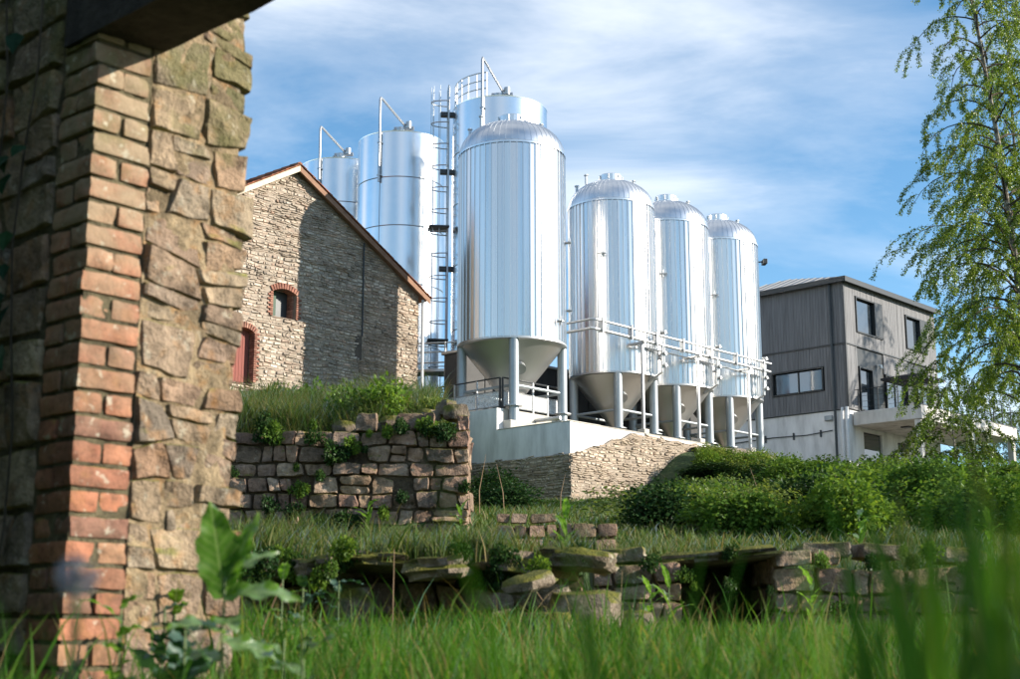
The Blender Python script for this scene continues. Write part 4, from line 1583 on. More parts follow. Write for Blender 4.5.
while z < 2.54:
    def brick(x0, x1, y0, y1):
        global nb
        j = lambda s_: r.uniform(-s_, s_)
        Mx = Matrix.Translation(((x0 + x1) / 2 + j(.005), (y0 + y1) / 2 + j(.005), z + CH / 2)) @ Matrix.Rotation(j(.022), 4, 'Z') @ Matrix.Rotation(j(.020), 4, 'Y')
        hx, hy, hz = (x1 - x0) / 2 - .0045, (y1 - y0) / 2 - .0045, CH / 2 - .005
        mb = MB()
        # worn brick: each face a small grid pushed by noise
        off = Vector((r.uniform(0, 99), r.uniform(0, 99), 0))
        N_ = 6
        for ax in range(3):
            for sg in (-1, 1):
                base_ = len(mb.v)
                for jj in range(N_):
                    for ii in range(N_):
                        a, b_ = -1 + 2 * ii / (N_ - 1), -1 + 2 * jj / (N_ - 1)
                        p = [0, 0, 0]
                        p[ax] = sg
                        p[(ax + 1) % 3] = a
                        p[(ax + 2) % 3] = b_
                        v = Vector((p[0] * hx, p[1] * hy, p[2] * hz))
                        # rounded arrises
                        rad = .010
                        c_ = Vector([max(-h_ + rad, min(h_ - rad, q_)) for q_, h_ in zip(v, (hx, hy, hz))])
                        dv = v - c_
                        if dv.length > 1e-6:
                            v = c_ + dv.normalized() * min(rad, dv.length)
                        nn = noise.noise(v * 22 + off) * .009 + noise.noise(v * 60 + off) * .005
                        v += v.normalized() * nn
                        mb.v.append(tuple(Mx @ v))
                for jj in range(N_ - 1):
                    for ii in range(N_ - 1):
                        q_ = base_ + jj * N_ + ii
                        f_ = (q_, q_ + 1, q_ + N_ + 1, q_ + N_)
                        mb.quad(*(f_ if sg > 0 else f_[::-1]), r=.5)
        me = mb.mesh('brick')
        me.shade_smooth()
        link('brick', me, M['brick'], pier)
        nb += 1
    e_ = r.uniform(-.006, .006)
    if k % 2 == 0:
        brick(e_, .228 + e_, 0, .114)
        brick(e_, .228 + e_, .114, .228)
    else:
        brick(0, .114, e_, .228 + e_)
        brick(.114, .228 + r.uniform(-.01, .01), e_, .228 + e_)
    z += CH
    k += 1
# rubble of the reveal
sd_ = 100
for q in rubble(.226, .650, .02, 3.3, .135, .155, 37, .28, .035, .03):
    sd_ += 1
    if max(p[0] for p in q) > .64:
        e = random.Random(sd_).uniform(-.018, .034)
        q = [(p[0] + (e if p[0] > .64 else 0), p[1]) for p in q]
    stone_obj(q, lambda u, z_, o: (u, .03 - o, z_), random.Random(sd_).uniform(.020, .038), M['pillar_stone'], pier, sd_, 15, .002, .014, .10, back=.03)
# rubble of the shaded outer face
for q in rubble(.232, 2.2, .02, 3.3, .17, .26, 33, .3, .03, .03):
    sd_ += 1
    stone_obj(q, lambda u, z_, o: (.03 - o, u, z_), random.Random(sd_).uniform(.025, .055), M['pillar_stone'], pier, sd_, 11, .006, .016, .12, back=.03)
# above the lintel the outer corner is rubble again
for q in rubble(0.0, .228, 2.95, 3.3, .17, .2, 34, .1, .01, .01):
    sd_ += 1
    stone_obj(q, lambda u, z_, o: (u, .03 - o, z_), .03, M['pillar_stone'], pier, sd_, 7, .010, .02, .2)
# broken lintel stub over the opening
ln = MB()
Ls = 9
for i in range(Ls):
    y = .2 - i * .14
    for (x, z_) in ((-.01, 2.565), (.27, 2.575), (.275, 2.93), (-.01, 2.95)):
        w_ = .012 * noise.noise(Vector((x * 9, y * 6, z_ * 3)))
        ln.v.append((x + w_, y + w_, z_ + w_ * 1.5))
for i in range(Ls - 1):
    for k2 in range(4):
        a, b_ = i * 4 + k2, i * 4 + (k2 + 1) % 4
        ln.quad(a, b_, b_ + 4, a + 4, r=.5)
ln.quad(0, 3, 2, 1, r=.5)
e0 = (Ls - 1) * 4
ln.quad(e0, e0 + 1, e0 + 2, e0 + 3, r=.5)
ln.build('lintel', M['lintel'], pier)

# ---- ruined wall holding the mound on the left
rw = thing('ruined_stone_wall', 'crumbling brown block wall with weeds on top, in front of the barn mound', 'wall', (0, 13.3, 0))
MB().box(-5.6, -.50, .035, .55, .9, 2.38).build('earth_core', M['soil'], rw)


def mw_top(u):
    return float(np.interp(u, [-5.5, -3.2, -2.4, -1.6, -.9, -.38], [2.50, 2.50, 2.48, 2.48, 2.60, 2.66]))


for q in rubble(-5.6, -.38, 1.05, 2.7, .135, .195, 41, .07, .024, .018):
    sd_ += 1
    rr_ = random.Random(sd_)
    zc_ = sum(p[1] for p in q) / 4
    uc_ = sum(p[0] for p in q) / 4
    if zc_ > mw_top(uc_) + rr_.uniform(-.12, .08) or rr_.random() < .035:
        continue
    stone_obj(q, lambda u, z_, o: (u, .04 - o, z_), rr_.uniform(.015, .10), M['ruin_stone'], rw, sd_, 12, .005, .024, .22, back=.06, cut=.10)
for q in rubble(.0, 1.6, 1.2, 2.5, .17, .30, 43, .2, .02, .02):
    sd_ += 1
    stone_obj(q, lambda u, z_, o: (-.46 + o, u + .05, z_), random.Random(sd_).uniform(.03, .07), M['ruin_stone'], rw, sd_, 7, .010, .02, .25)
for i, (x, y, z_, sx) in enumerate(((-.52, .22, 2.66, .28), (-.80, .25, 2.62, .24), (-1.15, .30, 2.56, .30), (-1.6, .35, 2.52, .26), (-.62, .45, 2.74, .20))):
    boulder('stone', (x, y, z_), (sx, .26, .17), M['mossy_stone'], rw, 500 + i, rz=i * .9)
# heap on the mound
for i, (x, y, s_) in enumerate(((-1.35, 14.9, .42), (-1.05, 14.8, .34), (-.82, 14.9, .30), (-1.62, 15.0, .30), (-1.2, 15.2, .36))):
    o = boulder('fallen_stone', (x, y, gz(x, y) + .06 + (.14 if i in (0, 4) else 0)), (s_, s_ * .8, s_ * .55), M['mossy_stone'], None, 520 + i, rz=i)
    tag(o, 'mossy fallen stone in the heap on the barn mound', 'stone', 'mossy heap of stones on the mound')

# ---- low front wall with the opening
fw = thing('low_ruined_wall', 'low mossy block wall with a dark square opening under a stone lintel', 'wall', (0, 9.5, 0))
OX0, OX1 = 1.14, 1.74


def fw_top(u):
    return float(np.interp(u, [.55, .8, 1.0, 1.9, 2.3, 3.0, 3.6, 4.5, 6], [.95, 1.05, 1.06, 1.10, 1.08, 1.06, 1.02, 1.0, .95]))


core_ = MB()
core_.box(.55, OX0 - .05, .045, .45, .2, .98)
core_.box(OX1 + .05, 6.5, .045, .45, .2, .96)
core_.box(OX0 - .06, OX0 - .03, .452, 1.3, .2, 1.07)
core_.box(OX1 + .03, OX1 + .06, .452, 1.3, .2, 1.07)
core_.box(OX0 - .06, OX1 + .06, 1.302, 1.4, .2, 1.07)
core_.box(OX0 - .06, OX1 + .06, .10, 1.4, 1.072, 1.09)
core_.build('earth_core', M['soil'], fw)
for (a, c_, s_) in ((.55, OX0, 51), (OX1, 6.5, 52)):
    for q in rubble(a, c_, .30, 1.15, .125, .185, s_, .06, .022, .018):
        sd_ += 1
        rr_ = random.Random(sd_)
        zc_ = sum(p[1] for p in q) / 4
        uc_ = sum(p[0] for p in q) / 4
        if zc_ > fw_top(uc_) - .03:
            continue
        stone_obj(q, lambda u, z_, o: (u, .05 - o, z_), rr_.uniform(.015, .085), M['ruin_stone'], fw, sd_, 12, .004, .022, .22, back=.06, cut=.10)
# jamb stones inside the opening
for q in rubble(.05, .9, .3, 1.0, .17, .3, 53, .1, .01, .01):
    sd_ += 1
    stone_obj(q, lambda u, z_, o: (OX1 + .03 - o, u, z_), .03, M['ruin_stone'], fw, sd_, 7, .008, .015, .2)
for i, (x0, x1, z_) in enumerate(((1.02, 1.88, 1.06), (1.95, 2.3, 1.10), (2.9, 3.2, 1.06), (.62, .92, 1.06), (3.6, 3.95, 1.03), (2.35, 2.62, 1.09))):
    boulder('cap_stone', ((x0 + x1) / 2, .55 if i == 0 else .24, z_ + .02), (x1 - x0 + .04, 1.30 if i == 0 else .34, .13 if i else .11), M['mossy_stone'], fw, 540 + i, (i % 3 - 1) * .12, .18, 16, .8, (0, (i % 3 - 1) * .07))

# ---- small broken wall in the grass behind
sw = thing('broken_wall_stub', 'small broken stub of reddish stone wall in the grass beyond the ledge', 'wall', (0, 11.6, 0))
MB().box(-.10, .85, .06, .4, 1.0, 1.42).build('earth_core', M['soil'], sw)
for q in rubble(-.12, .88, 1.12, 1.55, .10, .16, 61, .1, .012, .015):
    sd_ += 1
    uc_ = sum(p[0] for p in q) / 4
    zc_ = sum(p[1] for p in q) / 4
    if zc_ > 1.50 - .22 * max(0, uc_ - .45):
        continue
    stone_obj(q, lambda u, z_, o: (u, .05 - o, z_), random.Random(sd_).uniform(.02, .07), M['ruin_stone'], sw, sd_, 7, .007, .016, .28)

# ---- collapsed ledge of flat slabs over a dark hollow
lg = thing('collapsed_stone_ledge', 'collapsed ledge of mossy slabs overhanging a dark hollow above the meadow grass', 'stone ledge', (0, 8.3, 0))
for q in rubble(-2.3, .45, .35, .98, .13, .22, 71, .08, .035, .04):
    sd_ += 1
    stone_obj(q, lambda u, z_, o: (u, .52 - o, z_), random.Random(sd_).uniform(.02, .09), M['ruin_stone'], lg, sd_, 8, .008, .02, .2)
MB().box(-2.3, .45, .53, .75, .2, .92).build('earth_core', M['soil'], lg)
rl_ = random.Random(77)
x = -2.25
i = 0
while x < .42:
    w_ = rl_.uniform(.18, .48)
    boulder('slab', (x + w_ / 2, .30 + rl_.uniform(-.16, .10), .95 + rl_.uniform(-.05, .05)), (w_ + .05, rl_.uniform(.6, .9), rl_.uniform(.10, .20)), M['mossy_stone'], lg, 600 + i, rl_.uniform(-.2, .2), .30, 18, .6, (rl_.uniform(-.08, .05), rl_.uniform(-.08, .08)))
    x += w_
    i += 1
for i, (x, z_, s_) in enumerate(((-.95, .72, .34), (-.15, .75, .30), (.18, .80, .26), (-1.7, .70, .36), (.30, .62, .30))):
    boulder('propping_stone', (x, .25, z_), (s_, .4, s_ * .8), M['mossy_stone'], lg, 620 + i, i * .7)
for i, (x, y, z_, s_, lab) in enumerate(((.42, 7.9, .66, .46, 'large moss topped boulder at the open end of the collapsed ledge'),
                                         (.70, 8.1, .60, .30, 'pale boulder lying between the ledge and the low wall'),
                                         (.22, 7.6, .60, .26, 'small mossy boulder sunk in the grass before the ledge'),
                                         (.10, 7.85, .84, .34, 'flat mossy slab leaning on the large boulder by the ledge'))):
    o = boulder('boulder', (x, y, z_), (s_, s_ * .8, s_ * (.66 if i < 3 else .3)), M['mossy_stone'], None, 640 + i, i * 1.3, tilt=(0, .25 if i == 3 else 0))
    tag(o, lab, 'boulder')

#%%PLANTS
# ------------------------------------------------------------------ vegetation
nr = np.random.default_rng(3)


def blades(name, bx, by, bz, h, w, mat, seed, bend=0.5, parent=None, wind=(0.0, 0.0)):
    """curved tapering grass blades, three segments each"""
    g = np.random.default_rng(seed)
    n = len(bx)
    az = g.uniform(0, 2 * PI, n)
    bd_ = bend * g.uniform(.15, 1.0, n) * h
    dx, dy = np.cos(az) * bd_ + wind[0] * h, np.sin(az) * bd_ + wind[1] * h
    fa = g.uniform(0, PI, n)
    sx, sy = np.cos(fa) * w / 2, np.sin(fa) * w / 2
    ts = [0, .4, .75]
    wf = [.8, 1.0, .6]
    V = np.zeros((n, 7, 3))
    for k, (t, f) in enumerate(zip(ts, wf)):
        cx, cy, cz = bx + dx * t * t, by + dy * t * t, bz + h * t * (1 - .12 * t)
        V[:, 2 * k, 0], V[:, 2 * k, 1], V[:, 2 * k, 2] = cx - sx * f, cy - sy * f, cz
        V[:, 2 * k + 1, 0], V[:, 2 * k + 1, 1], V[:, 2 * k + 1, 2] = cx + sx * f, cy + sy * f, cz
    V[:, 6, 0], V[:, 6, 1], V[:, 6, 2] = bx + dx, by + dy, bz + h * .88
    o = (np.arange(n) * 7)[:, None]
    loops = (o + np.array([0, 1, 3, 2, 2, 3, 5, 4, 4, 5, 6])).ravel()
    tot = np.tile([4, 4, 3], n)
    rd = np.repeat(np.clip(g.normal(.5, .25, n), 0, 1), 3)
    return arr_mesh(name, V.reshape(-1, 3), tot, loops, rd, mat, parent, True)


def leaf_cloud(name, P, D, N, L, Wd, mat, rnd, parent=None):
    D = D / np.maximum(np.linalg.norm(D, axis=1, keepdims=True), 1e-6)
    S = np.cross(D, N)
    S = S / np.maximum(np.linalg.norm(S, axis=1, keepdims=True), 1e-6)
    U_ = np.cross(S, D)
    L = L[:, None]
    Wd = Wd[:, None]
    V = np.stack((P, P + D * L * .45 + S * Wd * .5 + U_ * Wd * .18, P + D * L, P + D * L * .45 - S * Wd * .5 + U_ * Wd * .18), 1)
    n = len(P)
    o = (np.arange(n) * 4)[:, None]
    loops = (o + np.array([0, 1, 2, 0, 2, 3])).ravel()
    return arr_mesh(name, V.reshape(-1, 3), np.full(2 * n, 3), loops, np.repeat(rnd, 2), mat, parent, False)


def scat(n, x0, x1, y0, y1, seed):
    g = np.random.default_rng(seed)
    return g.uniform(x0, x1, n), g.uniform(y0, y1, n), g


def gzv(x, y):
    return ground(x, y) + uneven(x, y)


# meadow in the foreground (denser towards the view)
g = np.random.default_rng(11)
n = 62000
yy = 1.5 + (8.9 - 1.5) * np.sqrt(g.uniform(0, 1, n))
xx = g.uniform(-.47, .47, n) * yy * 1.0 + g.normal(0, .15, n)
lx_ = (xx + 1.4) * UX + (yy - 4.5) * UY
ly_ = -(xx + 1.4) * UY + (yy - 4.5) * UX
keep = ~((lx_ > -.03) & (lx_ < .66) & (ly_ > -.02) & (ly_ < 2.4))
keep &= ~((yy > 8.35) & (xx > -2.3) & (xx < .45))
xx, yy = xx[keep], yy[keep]
pat = np.sin(xx * 2.3 + 1) * np.sin(yy * 1.9) * .5 + .5
hh = g.uniform(.16, .36, len(xx)) * (.75 + .45 * pat) * np.interp(yy, [0, 4, 7, 9], [1.0, 1.0, .78, .60])
tag(blades('meadow_grass', xx, yy, gzv(xx, yy) - .02, hh, g.uniform(.004, .009, len(xx)), M['grass'], 12, .55), 'tall green meadow grass in the foreground', 'grass', kind='stuff')
# taller flowering blades
g = np.random.default_rng(13)
yy = g.uniform(1.6, 8.2, 900)
xx = g.uniform(-.40, .46, 900) * yy
tag(blades('meadow_grass', xx, yy, gzv(xx, yy) - .02, g.uniform(.32, .52, 900), g.uniform(.006, .011, 900), M['grass'], 14, .45), 'scattered taller blades standing out of the meadow grass', 'grass', kind='stuff')
g = np.random.default_rng(23)
yy = g.uniform(2.2, 8.3, 700)
xx = g.uniform(-.36, .40, 700) * yy
tag(blades('meadow_straw', xx, yy, gzv(xx, yy) - .02, g.uniform(.22, .46, 700), g.uniform(.003, .006, 700), M['straw'], 24, .9), 'dry straw stems scattered through the meadow', 'grass', kind='stuff')
# blades close to the lens on the right
g = np.random.default_rng(15)
n = 170
yy = g.uniform(.50, 1.5, n)
xx = g.uniform(.245, .42, n) * yy
hh = CAM_H + yy * np.interp(xx / yy, [.245, .27, .42], [.05, .115, .13]) * g.uniform(.05, 1.1, n) - gzv(xx, yy)
hh = hh / .86
tag(blades('close_grass', xx, yy, gzv(xx, yy), hh, g.uniform(.007, .014, n), M['grass'], 16, .16), 'tall blurred grass blades close by beside the low wall', 'grass', kind='stuff')
g = np.random.default_rng(17)
n = 40
yy = g.uniform(.7, 1.5, n)
xx = np.where(g.uniform(0, 1, n) < .3, .085 + g.normal(0, .01, n), g.uniform(-.36, .2, n)) * yy
hh = CAM_H + yy * np.where(np.abs(xx / yy - .085) < .03, .10, .03) * g.uniform(.2, 1.1, n) - gzv(xx, yy)
hh = hh / .86
tag(blades('close_grass', xx, yy, gzv(xx, yy), hh, g.uniform(.006, .011, n), M['grass'], 18, .22), 'few blurred blades rising close by before the collapsed ledge', 'grass', kind='stuff')
# mound, ledge and wall tops: rough grass in tufts
g = np.random.default_rng(19)
tx, ty, th = [], [], []


def tufts(n, x0, x1, y0, y1, per, hmin, hmax, spread):
    cx = g.uniform(x0, x1, n)
    cy = g.uniform(y0, y1, n)
    for a, b_ in zip(cx, cy):
        m_ = int(per * g.uniform(.5, 1.4))
        tx.append(a + g.normal(0, spread, m_))
        ty.append(b_ + g.normal(0, spread, m_))
        th.append(g.uniform(hmin, hmax, m_) * g.uniform(.7, 1.15))


tufts(260, -4.6, -.62, 13.5, 17.5, 80, .18, .46, .10)
tufts(90, -4.2, -.8, 14.2, 15.4, 60, .30, .60, .07)
tufts(200, -6.0, -1.0, 17, 30, 60, .2, .5, .2)
tufts(70, -4.0, -.6, 13.42, 13.9, 80, .20, .46, .08)
tufts(26, -3.0, -1.5, 13.5, 14.2, 80, .22, .50, .07)
tufts(110, -2.3, .5, 8.35, 9.6, 60, .10, .28, .07)
tufts(16, -.75, .05, 8.3, 8.8, 80, .14, .30, .06)
tufts(30, -2.3, -1.3, 8.4, 9.0, 80, .16, .34, .08)
tufts(90, .5, 5.0, 9.75, 10.6, 50, .06, .20, .08)
tufts(90, -.3, 5.5, 10.4, 12.8, 60, .10, .26, .10)
tufts(45, -2.8, -.2, 12.3, 13.15, 70, .14, .36, .10)
tx, ty, th = np.concatenate(tx), np.concatenate(ty), np.concatenate(th)
onl = (ty > 8.25) & (ty < 8.8) & (tx > -2.3) & (tx < .45)
zz_ = np.where(onl, 1.0, gzv(tx, ty))
onw = (ty > 9.5) & (ty < 10.8) & (tx > .85) & (tx < 2.05)
zz_ = np.where(onw, 1.10, zz_)
tag(blades('rough_grass', tx, ty, zz_ - .03, th, g.uniform(.004, .010, len(tx)), M['drygrass'], 20, .75), 'rough grass tufts on the ruined walls and mound', 'grass', kind='stuff')
# slope between the ruins and the terrace
n = 52000
yy = 12.5 + 31 * g.uniform(0, 1, n) ** 1.3
xx = g.uniform(-.12, .46, n) * yy
ok = (dd(xx, yy) > .6) | (ee(xx, yy) > .5)
xx, yy = xx[ok], yy[ok]
tag(blades('slope_grass', xx, yy, gzv(xx, yy) - .03, g.uniform(.08, .28, len(xx)) * np.interp(yy, [12, 20, 40], [.65, .9, 1.1]), g.uniform(.010, .024, len(xx)), M['drygrass'], 22, .8), 'rough grass on the slope below the terrace', 'grass', kind='stuff')


# ---- shrubs
def shrub_mesh(seed, mat, nleaf=5200, lobes=7, leaf=(.055, .10)):
    g = np.random.default_rng(seed)
    P, D, N_ = [], [], []
    cs = []
    for k in range(lobes):
        a = g.uniform(0, 2 * PI)
        rr_ = g.uniform(.0, .62)
        cs.append((rr_ * math.cos(a), rr_ * math.sin(a), g.uniform(.28, .72), g.uniform(.28, .46)))
    per = nleaf // lobes
    for (cx, cy, cz, rad) in cs:
        d = g.normal(0, 1, (per, 3))
        d /= np.linalg.norm(d, axis=1, keepdims=True)
        lump = 1 + .22 * np.sin(d[:, 0] * 5 + seed) * np.sin(d[:, 1] * 6 + cx * 9) + .18 * np.sin(d[:, 2] * 9 + cy * 7)
        rr_ = rad * lump * (1 - .55 * g.uniform(0, 1, per) ** 2.2)
        p = d * rr_[:, None] + np.array([cx, cy, cz])
        p += g.normal(0, .025, p.shape)
        P.append(p)
        t = g.normal(0, 1, (per, 3))
        D.append(d * .7 + t * .7 + np.array([0, 0, -.25]))
        N_.append(d + g.normal(0, .5, (per, 3)) + np.array([0, 0, .4]))
    P, D, N_ = np.concatenate(P), np.concatenate(D), np.concatenate(N_)
    ok = P[:, 2] > -.05
    P, D, N_ = P[ok], D[ok], N_[ok]
    L = g.uniform(leaf[0], leaf[1], len(P))
    me = leaf_cloud(None, P, D, N_, L, L * .62, mat, np.clip(g.normal(.5, .25, len(P)), 0, 1))
    st = MB()
    for (cx, cy, cz, rad) in cs:
        st.tube([(0, 0, -.1), (cx * .5, cy * .5, cz * .5), (cx, cy, cz), (cx * 1.2, cy * 1.2, cz + rad * .7)], [.022, .016, .01, .004], 5)
        for _ in range(3):
            e = g.normal(0, rad * .6, 3)
            st.tube([(cx * .6, cy * .6, cz * .6), (cx + e[0], cy + e[1], max(.05, cz + e[2]))], [.008, .003], 4)
    ms = st.mesh('stems')
    ms.materials.append(M['bark'])
    return me, ms


kinds = {
    'bramble': [shrub_mesh(200 + i, M['bush'], 6400, 8) for i in range(3)],
    'pale': [shrub_mesh(210 + i, M['bush2'], 4600, 7, (.05, .085)) for i in range(2)],
    'ivy': [shrub_mesh(220 + i, M['ivy'], 5600, 9, (.06, .10)) for i in range(2)],
}
shl = {'bramble': ('bramble_bush', 'dense dark green bramble bush on the bank below the gravel', 'bush', 'bramble bushes on the bank'),
       'pale': ('leafy_shrub', 'paler grey green shrub among the brambles on the bank', 'shrub', 'paler shrubs on the bank'),
       'ivy': ('ivy_mound', 'low glossy dark ivy mound creeping over the bank', 'ivy', 'ivy mounds on the bank')}


def X_of(x, y, w):
    return (x - .3 * w) / y


def shrub(kind, x, y, w, h, rz, i):
    nm, lab, cat, grp = shl[kind]
    yl = float(np.interp(510 + 1417 * X_of(x, y, w), [0, 560, 615, 635, 690, 760, 860, 1020], [505, 505, 504, 490, 450, 457, 460, 456]))
    hm = CAM_H + y * (637 - yl) / 1455 - gz(x, y)
    if y > 13 and x > 0:
        h = min(h, max(.20, hm / 1.02 * (.55 + .55 * ((i * 7919 % 97) / 97))))
    me, ms = kinds[kind][i % len(kinds[kind])]
    if kind in ('bramble', 'pale', 'ivy'):
        sz = 'tall' if h > 1.35 else ('knee high' if h < .6 else 'chest high')
        where = 'at the foot of the rubble terrace wall' if x < 4.2 and y > 26 else ('just behind the low ruined wall' if y < 19 else 'on the bank below the gravel')
        lab = {'bramble': 'dense dark green bramble bush, %s, %s', 'pale': 'paler grey green leafy shrub, %s, %s', 'ivy': 'glossy dark ivy mound, %s, %s'}[kind] % (sz, where)
        grp = lab
    elif kind == 'mound' and y > 19.5:
        lab, grp = 'broad leafy weed clump on the slope in front of the barn', 'weed clumps in front of the barn'
    t = thing(nm, lab, cat, (x, y, gz(x, y) - .05), rz, grp)
    t.scale = (w, w, h)
    link('foliage', me, None, t)
    link('stem', ms, None, t)
    return t


rs = random.Random(9)
cnt = 0
for row, dv in enumerate((1.6, 3.2, 5.2, 7.4, 9.8, 12.4, 15.0)):
    s_ = 5.2 - row * .55
    while s_ < 27:
        X, Y = W2(s_ + rs.uniform(-.5, .5), -dv + rs.uniform(-.5, .5))
        step = rs.uniform(1.9, 3.0)
        s_ += step
        if X < 2.9 or X / Y > .42 or X / Y < .092:
            continue
        zl = CAM_H + Y * (.1245 if X / Y > .17 else .1295)
        hmax = zl - gz(X, Y)
        if hmax < .12:
            continue
        kd = rs.choices(['bramble', 'pale', 'ivy'], [5, 2, 3])[0]
        hgt = min(hmax, rs.uniform(1.2, 2.8)) / 1.12
        shrub(kd, X, Y, rs.uniform(1.3, 2.3), hgt, rs.uniform(0, 6.28), cnt)
        cnt += 1
for i in range(46):
    Y = rs.uniform(15.5, 27)
    X = rs.uniform(.115, .43) * Y
    zl = CAM_H + Y * rs.uniform(.085, .118)
    hmax = zl - gz(X, Y)
    if hmax < .4 or (X - 10.75) ** 2 + (Y - 30) ** 2 < 2:
        continue
    shrub(rs.choices(['bramble', 'pale', 'ivy'], [6, 2, 2])[0], X, Y, rs.uniform(.9, 1.4), min(hmax, rs.uniform(.7, 1.6)) / 1.12, rs.uniform(0, 6.28), i)
for i in range(34):
    Y = rs.uniform(13.6, 18.5)
    X = rs.uniform(.10, .43) * Y
    shrub(rs.choices(['bramble', 'pale', 'ivy'], [6, 3, 2])[0], X, Y, rs.uniform(.55, .9), rs.uniform(.35, .75), rs.uniform(0, 6.28), i)
for i, (s_, d_, w, h) in enumerate(((6.0, .9, .8, .75), (7.2, 1.0, 1.0, .8), (8.6, 1.1, 1.1, .8), (6.6, 2.0, 1.1, 1.1), (8.2, 2.4, 1.3, 1.2), (5.2, 1.6, .8, .8), (5.6, 3.0, 1.1, 1.1), (10.0, 1.2, 1.1, .8), (11.6, 1.2, 1.1, .8))):
    X, Y = W2(s_, -d_)
    t_ = shrub('bramble' if i % 3 else 'pale', X, Y, w, h, i * 1.3, i)
    t_.scale = (w, w, h)
# low growth at the foot of the rubble wall and to its left
for i, (px_, Y, w, h) in enumerate(((600, 40, 1.1, .55), (560, 38, 1.2, .6), (520, 36, 1.3, .8), (490, 33, 1.2, .9), (640, 38.5, 1.3, 1.5), (545, 30, 1.1, .5), (505, 27, 1.0, .6), (660, 33, 1.4, 1.7), (690, 30, 1.3, 1.5), (640, 28, 1.0, .5))):
    X = (px_ - 510) / 1417 * Y
    shrub('bramble' if i % 3 else 'ivy', X, Y, w, h, i * 1.1, i)


shl['mound'] = ('mound_weed_clump', 'rough leafy weed clump on the grassy mound above the ruined wall', 'plant', 'weed clumps on the mound')
shl['wall'] = ('wall_ivy_tuft', 'small ivy tuft rooted in the joints of the old stonework', 'ivy', 'ivy tufts on the stonework')
kinds['mound'] = [shrub_mesh(230 + i, M['bush2'] if i else M['bush'], 1500, 6, (.09, .17)) for i in range(3)]
kinds['wall'] = [shrub_mesh(240 + i, M['ivy'] if i else M['bush'], 420, 5, (.16, .30)) for i in range(3)]
for i in range(34):
    Y = rs.uniform(13.65, 19)
    X = rs.uniform(-.235, -.05) * Y
    shrub('mound', X, Y, rs.uniform(.22, .42), rs.uniform(.22, .50), rs.uniform(0, 6.28), i)


for i in range(22):
    Y = rs.uniform(20, 36)
    X = rs.uniform(-.22, -.055) * Y
    shrub('mound', X, Y, rs.uniform(.6, 1.1), rs.uniform(.4, .8), rs.uniform(0, 6.28), i)


def wall_tuft(x, y, z, sc, i, where):
    nm, lab, cat, grp = shl['wall']
    me, ms = kinds['wall'][i % 3]
    t = thing(nm, 'small ivy tuft ' + where, cat, (x, y, z), rs.uniform(0, 6.28), 'ivy tufts ' + where)
    t.scale = (sc, sc * .7, sc)
    link('foliage', me, None, t)
    link('stem', ms, None, t)


for i in range(36):
    wall_tuft(rs.uniform(-2.9, -.4), 13.24, rs.choice([rs.uniform(1.4, 2.4), rs.uniform(2.2, 2.5)]), rs.uniform(.07, .17), i, 'rooted in the ruined wall below the barn mound')
for i in range(22):
    wall_tuft(rs.uniform(.6, 4.2), 9.43, rs.choice([rs.uniform(.6, 1.0), rs.uniform(.95, 1.08)]), rs.uniform(.05, .12), i, 'rooted in the low wall beside the dark opening')
for i in range(26):
    wall_tuft(rs.uniform(-2.2, .5), rs.uniform(7.9, 8.5), rs.uniform(.80, 1.0), rs.uniform(.06, .14), i, 'hanging from the collapsed ledge of slabs')

